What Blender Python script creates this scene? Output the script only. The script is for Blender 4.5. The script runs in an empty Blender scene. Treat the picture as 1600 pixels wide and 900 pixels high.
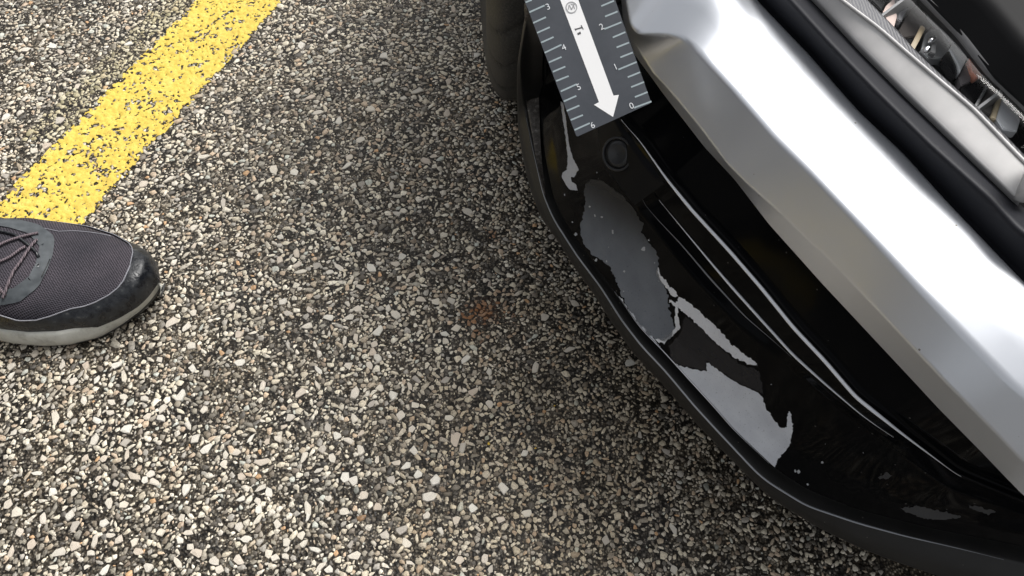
import bpy, bmesh, math, random
import numpy as np
from mathutils import Vector, Matrix, Euler
random.seed(7)
RNG = np.random.default_rng(11)
SC = bpy.context.scene
COL = SC.collection
# ------------------------------------------------------------------ camera
H = 0.75
TH = math.radians(32.0)
FPX = 1186.0
CT, ST = math.cos(TH), math.sin(TH)
cam_d = bpy.data.cameras.new('camera')
cam = bpy.data.objects.new('camera', cam_d)
COL.objects.link(cam)
cam.location = (0, 0, H)
cam.rotation_euler = (TH, 0, 0)
cam_d.sensor_width = 36.0
cam_d.lens = FPX / 1600.0 * 36.0
cam_d.clip_start = 0.02
cam_d.clip_end = 500.0
SC.camera = cam
# ------------------------------------------------------------------ sky, sun, exposure
SUN_EL, SUN_AZ = math.radians(58), math.radians(42)
w = bpy.data.worlds.new('World')
SC.world = w
w.use_nodes = True
nt = w.node_tree
nt.nodes.clear()
wo = nt.nodes.new('ShaderNodeOutputWorld')
bg = nt.nodes.new('ShaderNodeBackground')
hs = nt.nodes.new('ShaderNodeHueSaturation')
sky = nt.nodes.new('ShaderNodeTexSky')
sky.sky_type = 'NISHITA'
sky.sun_disc = False
sky.sun_elevation = SUN_EL
sky.sun_rotation = SUN_AZ
sky.air_density = 1.0
sky.dust_density = 6.0
hs.inputs['Saturation'].default_value = 0.14
bg.inputs['Strength'].default_value = 0.15
nt.links.new(sky.outputs[0], hs.inputs['Color'])
nt.links.new(hs.outputs[0], bg.inputs['Color'])
nt.links.new(bg.outputs[0], wo.inputs['Surface'])
sun_d = bpy.data.lights.new('sun', 'SUN')
sun_d.energy = 2.2
sun_d.angle = math.radians(22)
sun_d.color = (1.0, 0.97, 0.93)
sun = bpy.data.objects.new('sun', sun_d)
COL.objects.link(sun)
sdir = Vector((math.sin(SUN_AZ) * math.cos(SUN_EL), math.cos(SUN_AZ) * math.cos(SUN_EL), math.sin(SUN_EL)))
sun.rotation_euler = (-sdir).to_track_quat('-Z', 'Y').to_euler()
sun.location = sdir * 10
SC.view_settings.view_transform = 'Standard'
SC.view_settings.look = 'None'
SC.view_settings.exposure = 0.0
SC.view_settings.gamma = 1.0
SC.cycles.max_bounces = 8
SC.cycles.transparent_max_bounces = 8
SC.cycles.use_denoising = True

# ------------------------------------------------------------------ measuring helpers
def un(px, py, z):
    """a point at height z seen at photograph pixel (px, py); vectorised"""
    px, py, z = np.broadcast_arrays(np.asarray(px, float), np.asarray(py, float), np.asarray(z, float))
    u = (px - 800) / FPX
    v = (450 - py) / FPX
    dx, dy, dz = u, ST + v * CT, -CT + v * ST
    t = (z - H) / dz
    return np.stack([t * dx, t * dy, H + t * dz], -1)

def proj(P):
    P = np.asarray(P, float)
    x, y, z = P[..., 0], P[..., 1], P[..., 2] - H
    depth = y * ST - z * CT
    v = (y * CT + z * ST) / depth
    u = x / depth
    return 800 + FPX * u, 450 - FPX * v

def ss(a, b, x):
    t = np.clip((np.asarray(x, float) - a) / (b - a), 0, 1)
    return t * t * (3 - 2 * t)

_perm = np.random.default_rng(5).random((256, 256))
def vnoise(x, y, scale, seed=0):
    x = np.asarray(x) / scale + seed * 17.31
    y = np.asarray(y) / scale + seed * 9.17
    xi, yi = np.floor(x).astype(int), np.floor(y).astype(int)
    fx, fy = x - xi, y - yi
    fx = fx * fx * (3 - 2 * fx)
    fy = fy * fy * (3 - 2 * fy)
    a = _perm[xi & 255, yi & 255]; b = _perm[(xi + 1) & 255, yi & 255]
    c = _perm[xi & 255, (yi + 1) & 255]; d = _perm[(xi + 1) & 255, (yi + 1) & 255]
    return (a * (1 - fx) + b * fx) * (1 - fy) + (c * (1 - fx) + d * fx) * fy

def inside(px, py, poly):
    res = np.zeros(px.shape, bool)
    n = len(poly)
    for i in range(n):
        x1, y1 = poly[i]; x2, y2 = poly[(i + 1) % n]
        if y1 == y2: continue
        cnd = ((y1 > py) != (y2 > py)) & (px < (x2 - x1) * (py - y1) / (y2 - y1) + x1)
        res ^= cnd
    return res

# ------------------------------------------------------------------ object helpers
def mesh_obj(name, verts, faces, mat, parent=None, smooth=True, label=None):
    me = bpy.data.meshes.new(name)
    if isinstance(faces, np.ndarray):
        nf, k = faces.shape
        me.vertices.add(len(verts))
        me.vertices.foreach_set('co', np.asarray(verts, np.float32).ravel())
        me.loops.add(nf * k)
        me.loops.foreach_set('vertex_index', faces.astype(np.int32).ravel())
        me.polygons.add(nf)
        me.polygons.foreach_set('loop_start', np.arange(0, nf * k, k, dtype=np.int32))
        me.update(calc_edges=True)
        me.validate()
    else:
        me.from_pydata([tuple(map(float, v)) for v in verts], [], faces)
        me.update()
    if smooth and len(me.polygons):
        me.polygons.foreach_set('use_smooth', [True] * len(me.polygons))
    me.materials.append(mat)
    o = bpy.data.objects.new(name, me)
    COL.objects.link(o)
    if parent is not None: o.parent = parent
    if label: o['label'] = label
    return o

def bm_obj(name, bm, mat, parent=None, smooth=True, label=None):
    me = bpy.data.meshes.new(name)
    bm.normal_update()
    bm.to_mesh(me); bm.free()
    if smooth: me.polygons.foreach_set('use_smooth', [True] * len(me.polygons))
    me.materials.append(mat)
    o = bpy.data.objects.new(name, me)
    COL.objects.link(o)
    if parent is not None: o.parent = parent
    if label: o['label'] = label
    return o

def empty(name, label, cat, loc=(0, 0, 0), group=None):
    o = bpy.data.objects.new(name, None)
    COL.objects.link(o)
    o.location = loc
    o['label'] = label; o['category'] = cat
    if group: o['group'] = group
    return o

def adopt(o, parent):
    """parent a mesh written in world coordinates without moving it"""
    o.parent = parent
    o.matrix_parent_inverse = Matrix.Translation(-Vector(parent.location)) if parent.type == 'EMPTY' else Matrix.Identity(4)
    return o

def grid_faces(n, m, close=False):
    i = np.arange(n - 1)[:, None]; j = np.arange(m - 1)[None, :]
    a = (i * m + j).ravel()
    return np.stack([a, a + 1, a + m + 1, a + m], 1)

def tube(points, radii, seg=8, cap=True):
    """verts, faces of a tube along points"""
    pts = [Vector(p) for p in points]
    if not hasattr(radii, '__len__'): radii = [radii] * len(pts)
    V, Fc = [], []
    up = Vector((0, 0, 1))
    for i, p in enumerate(pts):
        t = (pts[min(i + 1, len(pts) - 1)] - pts[max(i - 1, 0)]).normalized()
        a = t.cross(up)
        if a.length < 1e-3: a = t.cross(Vector((1, 0, 0)))
        a.normalize(); b = t.cross(a)
        for k in range(seg):
            an = 2 * math.pi * k / seg
            V.append(p + (a * math.cos(an) + b * math.sin(an)) * radii[i])
    for i in range(len(pts) - 1):
        for k in range(seg):
            k2 = (k + 1) % seg
            Fc.append((i * seg + k, i * seg + k2, (i + 1) * seg + k2, (i + 1) * seg + k))
    if cap:
        Fc.append(tuple(range(seg))[::-1]); Fc.append(tuple((len(pts) - 1) * seg + k for k in range(seg)))
    return V, Fc

# ------------------------------------------------------------------ materials
def mat(name, base=(0.5, 0.5, 0.5), rough=0.5, metal=0.0, spec=0.5, coat=0.0, coat_rough=0.03):
    m = bpy.data.materials.new(name)
    m.use_nodes = True
    b = m.node_tree.nodes['Principled BSDF']
    b.inputs['Base Color'].default_value = (*base, 1)
    b.inputs['Roughness'].default_value = rough
    b.inputs['Metallic'].default_value = metal
    b.inputs['Specular IOR Level'].default_value = spec
    b.inputs['Coat Weight'].default_value = coat
    b.inputs['Coat Roughness'].default_value = coat_rough
    return m, m.node_tree, b

def nd(t, typ, **kw):
    n = t.nodes.new(typ)
    for k, v in kw.items():
        if k in n.inputs: n.inputs[k].default_value = v
        else: setattr(n, k, v)
    return n

def obj_coord(t):
    return nd(t, 'ShaderNodeTexCoord').outputs['Object']

def bump(t, b, height, strength=0.3, dist=0.001):
    n = nd(t, 'ShaderNodeBump', Strength=strength, Distance=dist)
    t.links.new(height, n.inputs['Height'])
    t.links.new(n.outputs[0], b.inputs['Normal'])
    return n

def noise(t, scale, detail=3, rough=0.5):
    n = nd(t, 'ShaderNodeTexNoise', Scale=scale, Detail=detail, Roughness=rough)
    t.links.new(obj_coord(t), n.inputs['Vector'])
    return n.outputs['Fac']

def ramp(t, fac, stops):
    r = nd(t, 'ShaderNodeValToRGB')
    e = r.color_ramp.elements
    e[0].position, e[0].color = stops[0][0], (*stops[0][1], 1)
    e[1].position, e[1].color = stops[-1][0], (*stops[-1][1], 1)
    for p, c in stops[1:-1]:
        x = e.new(p); x.color = (*c, 1)
    t.links.new(fac, r.inputs[0])
    return r.outputs[0]

def mixc(t, fac, a, b, blend='MIX'):
    n = nd(t, 'ShaderNodeMix', data_type='RGBA', blend_type=blend)
    for sock, v in ((n.inputs[0], fac), (n.inputs[6], a), (n.inputs[7], b)):
        if hasattr(v, 'links'): t.links.new(v, sock)
        elif hasattr(v, '__len__'): sock.default_value = (*v, 1)
        else: sock.default_value = v
    return n.outputs[2]

def stone_material(name, source):
    m, t, b = mat(name, rough=0.5, spec=0.5)
    if source == 'attr':
        a = nd(t, 'ShaderNodeAttribute', attribute_name='tone').outputs['Color']
    else:
        rnd = nd(t, 'ShaderNodeObjectInfo').outputs['Random']
        a = ramp(t, rnd, [(0.0, (0.84, 0.77, 0.64)), (0.3, (0.72, 0.67, 0.58)), (0.5, (0.88, 0.85, 0.76)),
                          (0.75, (0.66, 0.56, 0.45)), (0.88, (0.80, 0.73, 0.62)), (1.0, (0.45, 0.41, 0.36))])
    n1 = noise(t, 420, 3, 0.6)
    n2 = noise(t, 1500, 2, 0.6)
    c1 = ramp(t, n1, [(0.3, (0.62, 0.60, 0.58)), (0.6, (1.1, 1.1, 1.1))])
    c2 = ramp(t, n2, [(0.35, (0.7, 0.7, 0.7)), (0.6, (1.08, 1.08, 1.08))])
    c = mixc(t, 1.0, a, c1, 'MULTIPLY')
    c = mixc(t, 1.0, c, c2, 'MULTIPLY')
    t.links.new(c, b.inputs['Base Color'])
    t.links.new(ramp(t, n1, [(0.3, (0.25,) * 3), (0.7, (0.62,) * 3)]), b.inputs['Roughness'])
    bump(t, b, n2, 0.5, 0.0006)
    return m
M_STONE = stone_material('stone', 'attr')
M_STONE1 = stone_material('stone_single', 'object')

def ground_material():
    m, t, b = mat('asphalt', rough=0.55, spec=0.25)
    oc = obj_coord(t)
    # fine grains between the large stones
    v = nd(t, 'ShaderNodeTexVoronoi', Scale=420.0, Randomness=1.0)
    t.links.new(oc, v.inputs['Vector'])
    grain = ramp(t, v.outputs['Distance'], [(0.25, (1, 1, 1)), (0.5, (0.25, 0.25, 0.25))])
    sep = nd(t, 'ShaderNodeSeparateColor')
    t.links.new(v.outputs['Color'], sep.inputs[0])
    gcol = ramp(t, sep.outputs[0], [(0.0, (0.012, 0.010, 0.008)), (0.35, (0.056, 0.045, 0.032)), (0.6, (0.14, 0.115, 0.085)),
                                    (0.82, (0.30, 0.27, 0.22)), (1.0, (0.46, 0.42, 0.35))])
    fine = mixc(t, 1.0, gcol, grain, 'MULTIPLY')
    dk = ramp(t, noise(t, 18, 3), [(0.35, (0.6, 0.6, 0.62)), (0.65, (1.2, 1.15, 1.05))])
    fine = mixc(t, 1.0, fine, dk, 'MULTIPLY')
    # where no single stones are modelled the same aggregate goes on as cells
    v2 = nd(t, 'ShaderNodeTexVoronoi', Scale=190.0, Randomness=1.0)
    t.links.new(oc, v2.inputs['Vector'])
    v2e = nd(t, 'ShaderNodeTexVoronoi', feature='DISTANCE_TO_EDGE', Scale=190.0)
    t.links.new(oc, v2e.inputs['Vector'])
    sep2 = nd(t, 'ShaderNodeSeparateColor')
    t.links.new(v2.outputs['Color'], sep2.inputs[0])
    scol = ramp(t, sep2.outputs[0], [(0.0, (0.05, 0.045, 0.04)), (0.3, (0.25, 0.23, 0.20)), (0.6, (0.42, 0.39, 0.35)), (1.0, (0.58, 0.56, 0.51))])
    edge = ramp(t, v2e.outputs['Distance'], [(0.10, (0.07, 0.065, 0.06)), (0.22, (1, 1, 1))])
    far = mixc(t, 1.0, scol, edge, 'MULTIPLY')
    # box mask of the modelled patch
    sx = nd(t, 'ShaderNodeSeparateXYZ'); t.links.new(oc, sx.inputs[0])
    def rng(sock, lo, hi):
        a = nd(t, 'ShaderNodeMath', operation='GREATER_THAN'); t.links.new(sock, a.inputs[0]); a.inputs[1].default_value = lo
        c = nd(t, 'ShaderNodeMath', operation='LESS_THAN'); t.links.new(sock, c.inputs[0]); c.inputs[1].default_value = hi
        d = nd(t, 'ShaderNodeMath', operation='MULTIPLY'); t.links.new(a.outputs[0], d.inputs[0]); t.links.new(c.outputs[0], d.inputs[1])
        return d.outputs[0]
    mm = nd(t, 'ShaderNodeMath', operation='MULTIPLY')
    t.links.new(rng(sx.outputs[0], GX0, GX1), mm.inputs[0]); t.links.new(rng(sx.outputs[1], GY0, GY1), mm.inputs[1])
    c = mixc(t, mm.outputs[0], far, fine)
    vd = nd(t, 'ShaderNodeVectorMath', operation='DISTANCE'); t.links.new(oc, vd.inputs[0]); vd.inputs[1].default_value = tuple(un(757, 487, 0))
    rs = ramp(t, vd.outputs['Value'], [(0.002, (.6, .6, .6)), (0.022, (0, 0, 0))])
    rs = mixc(t, 1.0, rs, ramp(t, noise(t, 240, 3), [(0.42, (0, 0, 0)), (0.6, (1, 1, 1))]), 'MULTIPLY')
    c = mixc(t, rs, c, (0.16, 0.055, 0.014))
    t.links.new(c, b.inputs['Base Color'])
    t.links.new(ramp(t, noise(t, 60, 3), [(0.3, (0.3,) * 3), (0.7, (0.7,) * 3)]), b.inputs['Roughness'])
    bump(t, b, v.outputs['Distance'], 0.8, 0.001)
    return m
GX0, GX1, GY0, GY1 = -0.98, 0.52, -0.04, 1.18
M_GROUND = ground_material()

def paint_material():
    m, t, b = mat('yellow_road_paint', rough=0.6, spec=0.35)
    n1 = noise(t, 55, 4, 0.6)
    n2 = noise(t, 700, 3, 0.6)
    c = ramp(t, n1, [(0.3, (0.66, 0.48, 0.09)), (0.5, (0.79, 0.585, 0.105)), (0.75, (0.83, 0.66, 0.17))])
    g = ramp(t, n2, [(0.26, (0.35, 0.33, 0.30)), (0.42, (1, 1, 1))])
    c = mixc(t, 1.0, c, g, 'MULTIPLY')
    t.links.new(c, b.inputs['Base Color'])
    bump(t, b, n2, 0.5, 0.0008)
    return m
M_PAINT = paint_material()

def dusty(m, t, b, base, speck=(0.07, 0.067, 0.064), scale=260, thr=0.07, rough=0.05, haze=0.02):
    """sparse specks of dirt and a thin uneven film on a body surface"""
    oc = obj_coord(t)
    v = nd(t, 'ShaderNodeTexVoronoi', Scale=scale); t.links.new(oc, v.inputs['Vector'])
    sep = nd(t, 'ShaderNodeSeparateColor'); t.links.new(v.outputs['Color'], sep.inputs[0])
    near = nd(t, 'ShaderNodeMath', operation='LESS_THAN'); t.links.new(v.outputs['Distance'], near.inputs[0]); near.inputs[1].default_value = 0.16
    few = nd(t, 'ShaderNodeMath', operation='LESS_THAN'); t.links.new(sep.outputs[0], few.inputs[0]); few.inputs[1].default_value = thr
    mu = nd(t, 'ShaderNodeMath', operation='MULTIPLY'); t.links.new(near.outputs[0], mu.inputs[0]); t.links.new(few.outputs[0], mu.inputs[1])
    n1 = noise(t, 9, 5, 0.65)
    film = ramp(t, n1, [(0.45, base), (0.8, tuple(min(1, x + haze) for x in base))])
    t.links.new(mixc(t, mu.outputs[0], film, speck), b.inputs['Base Color'])
    t.links.new(ramp(t, n1, [(0.4, (rough,) * 3), (0.8, (rough + 0.12,) * 3)]), b.inputs['Roughness'])

def car_mats():
    D = {}
    m, t, b = mat('black_gloss_paint', (0.0035, 0.004, 0.005), 0.06, spec=0.3)
    b.inputs['IOR'].default_value = 1.2
    dusty(m, t, b, (0.003, 0.0033, 0.004), thr=0.03, haze=0.001, rough=0.06)
    bump(t, b, noise(t, 5.5, 1), 0.12, 0.003)
    D['gloss'] = m
    m, t, b = mat('black_textured_plastic', (0.02, 0.02, 0.021), 0.5, spec=0.4)
    dusty(m, t, b, (0.015, 0.0148, 0.0145), speck=(0.12, 0.11, 0.1), thr=0.06, haze=0.012, rough=0.42)
    bump(t, b, noise(t, 2200, 1), 0.25, 0.0003)
    D['plastic'] = m
    m, t, b = mat('dirty_plastic', (0.04, 0.037, 0.034), 0.6)
    t.links.new(ramp(t, noise(t, 260, 4, 0.7), [(0.35, (0.05, 0.044, 0.038)), (0.55, (0.10, 0.09, 0.08)), (0.72, (0.30, 0.28, 0.26))]), b.inputs['Base Color'])
    bump(t, b, noise(t, 300, 3), 0.5, 0.001)
    D['dirty'] = m
    m, t, b = mat('silver_paint', (0.74, 0.75, 0.77), 0.3, metal=0.72, coat=0.35, coat_rough=0.08)
    dusty(m, t, b, (0.74, 0.77, 0.82), speck=(0.30, 0.28, 0.26), scale=240, thr=0.012, haze=0.0, rough=0.3)
    D['silver'] = m
    m, t, b = mat('satin_black_trim', (0.020, 0.021, 0.026), 0.5, spec=0.22)
    bump(t, b, noise(t, 1800, 1), 0.15, 0.0003)
    D['satin'] = m
    m, t, b = mat('frosted_bezel', (0.50, 0.49, 0.48), 0.5, metal=0.0)
    t.links.new(ramp(t, noise(t, 60, 3), [(0.3, (0.50, 0.495, 0.49)), (0.7, (0.60, 0.59, 0.585))]), b.inputs['Base Color'])
    D['bezel'] = m
    m, t, b = mat('ribbed_lamp_plastic', (0.30, 0.29, 0.30), 0.35, metal=0.3)
    wv = nd(t, 'ShaderNodeTexWave', Scale=160.0, Distortion=4.0); t.links.new(obj_coord(t), wv.inputs['Vector'])
    t.links.new(ramp(t, wv.outputs['Fac'], [(0.2, (0.10, 0.10, 0.11)), (0.8, (0.17, 0.165, 0.165))]), b.inputs['Base Color'])
    bump(t, b, wv.outputs['Fac'], 0.2, 0.0005)
    D['ribbed'] = m
    m, t, b = mat('chrome', (0.86, 0.86, 0.87), 0.06, metal=1.0)
    bump(t, b, noise(t, 85, 2), 1.0, 0.006)
    D['chrome'] = m
    m, t, b = mat('dark_housing', (0.01, 0.01, 0.011), 0.3)
    D['dark'] = m
    m, t, b = mat('amber_bulb', (0.62, 0.22, 0.12), 0.25)
    D['amber'] = m
    m, t, b = mat('tyre_rubber', (0.018, 0.018, 0.018), 0.6)
    n = noise(t, 500, 4, 0.7)
    t.links.new(ramp(t, n, [(0.4, (0.026, 0.026, 0.025)), (0.6, (0.052, 0.050, 0.047)), (0.8, (0.13, 0.125, 0.12))]), b.inputs['Base Color'])
    bump(t, b, n, 0.3, 0.0006)
    D['rubber'] = m
    # lamp cover
    m = bpy.data.materials.new('lamp_glass'); m.use_nodes = True
    t = m.node_tree; t.nodes.clear()
    o = nd(t, 'ShaderNodeOutputMaterial'); tr = nd(t, 'ShaderNodeBsdfTransparent'); gl = nd(t, 'ShaderNodeBsdfGlossy', Roughness=0.02)
    fr = nd(t, 'ShaderNodeFresnel', IOR=1.16); mx = nd(t, 'ShaderNodeMixShader')
    tr.inputs[0].default_value = (0.93, 0.94, 0.95, 1)
    t.links.new(fr.outputs[0], mx.inputs[0]); t.links.new(tr.outputs[0], mx.inputs[1]); t.links.new(gl.outputs[0], mx.inputs[2]); t.links.new(mx.outputs[0], o.inputs[0])
    D['glass'] = m
    # tone for painted-in sky reflections, and for real chips and scratches
    m, t, b = mat('sheen_and_wear', (0.16, 0.18, 0.21), 0.25, spec=0.3)
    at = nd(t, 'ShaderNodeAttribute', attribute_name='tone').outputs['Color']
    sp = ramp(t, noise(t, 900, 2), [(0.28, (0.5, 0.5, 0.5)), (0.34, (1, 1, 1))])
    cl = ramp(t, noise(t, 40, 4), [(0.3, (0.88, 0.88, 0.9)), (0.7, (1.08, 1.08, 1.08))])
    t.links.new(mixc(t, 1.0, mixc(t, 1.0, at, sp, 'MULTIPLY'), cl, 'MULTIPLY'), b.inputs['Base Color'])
    D['sheen_wear'] = m
    return D
CM = car_mats()

# ------------------------------------------------------------------ ground
gw = 40.0
bm = bmesh.new()
bmesh.ops.create_grid(bm, x_segments=8, y_segments=8, size=gw)
ground = bm_obj('asphalt', bm, M_GROUND, smooth=False)
ground['kind'] = 'structure'; ground['label'] = 'damp asphalt with exposed pale aggregate'

# line geometry: right edge through (-0.46, 0.734) along LD, width 0.1155
LD = np.array([0.387, 0.922]); LD /= np.linalg.norm(LD)
LN = np.array([LD[1], -LD[0]])
LP = np.array([-0.458, 0.734]); LW = 0.1155

def scatter_stones():
    cell = 0.008
    gridd = {}
    out = []
    classes = [(360, 0.0052, 0.0072, 0.92), (4600, 0.0038, 0.0052, 0.84), (42000, 0.0027, 0.0038, 0.80), (95000, 0.0017, 0.0027, 0.80), (150000, 0.0010, 0.0017, 0.82)]
    for n, r0, r1, tight in classes:
        X = RNG.uniform(GX0, GX1, n * 2); Y = RNG.uniform(GY0, GY1, n * 2); Rr = r0 + (r1 - r0) * RNG.random(n * 2) ** 1.6
        px, py = proj(np.stack([X, Y, X * 0], -1))
        Rr = Rr * (1 - .24 * ss(640, 900, px)) if r1 > .003 else Rr
        ok = (px > -900) & (px < 1750) & (py > -200) & (py < 1500)
        # ground that the bumper hides from both this and nearby views
        ok &= ~((px > 1010 + 0.62 * (py - 300)) & (py > -300) & (px > 980))
        if r1 < 0.003: ok &= (px > -420) & (py > -60) & (py < 1020)
        if r1 < 0.0018: ok &= (px > -60) & (py < 960)
        for x, y, r in zip(X[ok], Y[ok], Rr[ok]):
            ci, cj = int(x / cell + 1000), int(y / cell + 1000)
            hit = False
            for a in (-2, -1, 0, 1, 2):
                for bq in (-2, -1, 0, 1, 2):
                    L = gridd.get((ci + a, cj + bq))
                    if L:
                        for (x2, y2, r2) in L:
                            dx = x - x2; dy = y - y2; rr = (r + r2) * tight
                            if dx * dx + dy * dy < rr * rr: hit = True; break
                    if hit: break
                if hit: break
            if not hit:
                gridd.setdefault((ci, cj), []).append((x, y, r)); out.append((x, y, r))
    return np.array(out)
ST_ = scatter_stones()
print('stones', len(ST_))

def stone_variants(n=28):
    res = []
    r = random.Random(3)
    for k in range(n):
        asp = r.choice([1.0, 1.15, 1.3, 1.5, 1.7, 2.0])
        bm = bmesh.new()
        m = r.choice([5, 5, 6, 6, 7, 8])
        ring = []
        for i in range(m):
            a = 2 * math.pi * (i + r.uniform(-0.36, 0.36)) / m
            ring.append((a, r.uniform(0.72, 1.32)))
        for (a, rr) in ring:
            bm.verts.new((rr * asp ** 0.5 * math.cos(a), rr / asp ** 0.5 * math.sin(a), -0.35 + r.uniform(-.1, .1)))
        for (a, rr) in ring:
            s = r.uniform(0.72, 0.95)
            bm.verts.new((rr * s * asp ** 0.5 * math.cos(a), rr * s / asp ** 0.5 * math.sin(a), 0.12 + r.uniform(-0.05, .10)))
        bm.verts.new((r.uniform(-.3, .3), r.uniform(-.3, .3), 0.26 + r.uniform(-.03, .06)))
        g = bmesh.ops.convex_hull(bm, input=bm.verts[:])
        bmesh.ops.delete(bm, geom=[e for e in g['geom_interior'] if isinstance(e, bmesh.types.BMVert)], context='VERTS')
        bm.normal_update()
        bmesh.ops.delete(bm, geom=[f for f in bm.faces if f.normal.z < -0.3], context='FACES')
        bmesh.ops.triangulate(bm, faces=bm.faces[:])
        bm.verts.index_update()
        V = np.array([v.co[:] for v in bm.verts]); Fc = np.array([[v.index for v in f.verts] for f in bm.faces])
        bm.free()
        res.append((V, Fc))
    return res
VAR = stone_variants()
PAL = np.array([(0.60, 0.57, 0.50), (0.54, 0.50, 0.43), (0.66, 0.64, 0.59), (0.48, 0.46, 0.42), (0.58, 0.56, 0.53), (0.40, 0.35, 0.29), (0.46, 0.38, 0.31),
                (0.30, 0.28, 0.25), (0.36, 0.35, 0.34), (0.20, 0.18, 0.16), (0.52, 0.42, 0.33), (0.10, 0.095, 0.09), (0.50, 0.33, 0.20), (0.46, 0.49, 0.48)])
PW = np.array([16, 13, 13, 11, 9, 8, 6, 8, 7, 6, 3, 5, 1.0, 3.5]); PW = PW / PW.sum()
N = len(ST_)
ST_var = RNG.integers(0, len(VAR), N)
ST_rot = RNG.random(N) * 2 * math.pi
ST_z = RNG.normal(0, 0.00035, N) - 0.0001
ST_col = PAL[RNG.choice(len(PAL), N, p=PW)] * RNG.uniform(1.02, 1.32, (N, 1)) * np.array([1.16, 1.11, 1.0])
# large quiet variation of how many stones are dark, and a browner, darker zone nearer the car
v_ = vnoise(ST_[:, 0], ST_[:, 1], 0.09, 2)
dk_ = (RNG.random(N) < 0.35 * ss(0.5, 0.85, v_))
ST_col[dk_] *= 0.45
lat = (ST_[:, :2] - LP) @ LN
old = (lat < -LW - 0.004) & (lat > -LW - 0.052) & (ST_[:, 1] > 0.70)
brn = un(850, 740, 0)[:2]
dd_ = np.sqrt(((ST_[:, 0] - brn[0]) / .17) ** 2 + ((ST_[:, 1] - brn[1]) / .20) ** 2) + .7 * (vnoise(ST_[:, 0], ST_[:, 1], .05, 12) - .5)
dm_ = (.55 * (1 - ss(.45, 1.25, dd_)))[:, None]
ST_col = ST_col * (1 - dm_) + ST_col * np.array([.62, .54, .42]) * dm_
oldm = (old * (0.25 + 0.4 * vnoise(ST_[:, 0], ST_[:, 1], 0.02, 4)))[:, None]
ST_col = ST_col * (1 - oldm) + np.array([0.60, 0.53, 0.28]) * oldm
# rust stains
for (rx, ry, rad, st) in ((757, 487, 0.024, .8), (772, 370, 0.009, 0.8), (735, 493, 0.014, 0.7)):
    c_ = un(rx, ry, 0)[:2]
    d_ = np.linalg.norm(ST_[:, :2] - c_, axis=1) / rad * (0.45 + 1.3 * RNG.random(N))
    k_ = (st * (1 - ss(0.4, 1.2, d_)))[:, None]
    ST_col = ST_col * (1 - k_) + np.array([0.34, 0.14, 0.04]) * k_
# paint crumbs
for (rx, ry) in ((828, 832), (866, 636), (834, 700), (741, 772), (765, 690)):
    c_ = un(rx, ry, 0)[:2]
    k = np.argmin(np.linalg.norm(ST_[:, :2] - c_, axis=1) + 10 * (ST_[:, 2] > .0022)); ST_col[k] = (0.75, 0.50, 0.05)

pxs, pys = proj(np.stack([ST_[:, 0], ST_[:, 1], ST_[:, 0] * 0], -1))
inframe = (pxs > 6) & (pxs < 1180) & (pys > 6) & (pys < 894) & ~((pxs < 262) & (pys > 325) & (pys < 548)) & ~((lat < 0.006) & (lat > -LW - 0.006))
bump_hidden = pxs > np.interp(pys, [0, 160, 300, 450, 560, 670, 780, 900], [740, 790, 810, 905, 980, 1080, 1190, 1420])
inframe &= ~bump_hidden
order = np.argsort(-np.where(inframe, ST_[:, 2] / (1 + 0.6 * (ST_[:, 1])), 0))
single = order[:298]
mask_single = np.zeros(N, bool); mask_single[single] = True

# all other stones: one uncountable mass
Vs, Fs, Cs = [], [], []
off = 0
for k, (V, Fc) in enumerate(VAR):
    idx = np.where((ST_var == k) & ~mask_single)[0]
    if len(idx) == 0: continue
    ca, sa = np.cos(ST_rot[idx]), np.sin(ST_rot[idx])
    r = ST_[idx, 2]
    x = V[None, :, 0] * r[:, None]; y = V[None, :, 1] * r[:, None]
    z = V[None, :, 2] * r[:, None] * 0.62
    P = np.stack([x * ca[:, None] - y * sa[:, None] + ST_[idx, 0][:, None], x * sa[:, None] + y * ca[:, None] + ST_[idx, 1][:, None], z + ST_z[idx][:, None]], -1)
    Vs.append(P.reshape(-1, 3))
    Fs.append((Fc[None] + (off + np.arange(len(idx))[:, None, None] * len(V))).reshape(-1, 3))
    Cs.append(np.repeat(ST_col[idx], len(V), 0))
    off += len(idx) * len(V)
Vs = np.concatenate(Vs); Fs = np.concatenate(Fs); Cs = np.concatenate(Cs)
agg = mesh_obj('aggregate', Vs, Fs, M_STONE, ground, smooth=False)
agg['kind'] = 'stuff'
ca_ = agg.data.color_attributes.new('tone', 'FLOAT_COLOR', 'POINT')
ca_.data.foreach_set('color', np.concatenate([Cs, np.ones((len(Cs), 1))], 1).astype(np.float32).ravel())
print('aggregate tris', len(Fs))
stone_meshes = []
for V, Fc in VAR:
    me = bpy.data.meshes.new('stone')
    me.from_pydata([(a, b_, c_ * 0.62) for a, b_, c_ in V.tolist()], [], Fc.tolist()); me.materials.append(M_STONE1)
    stone_meshes.append(me)
for k in single:
    o = bpy.data.objects.new('stone', stone_meshes[ST_var[k]])
    o.location = (ST_[k, 0], ST_[k, 1], ST_z[k] + 0.0002); o.rotation_euler = (0, 0, ST_rot[k]); r = ST_[k, 2]; o.scale = (r, r, r)
    COL.objects.link(o); o.parent = ground

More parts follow.
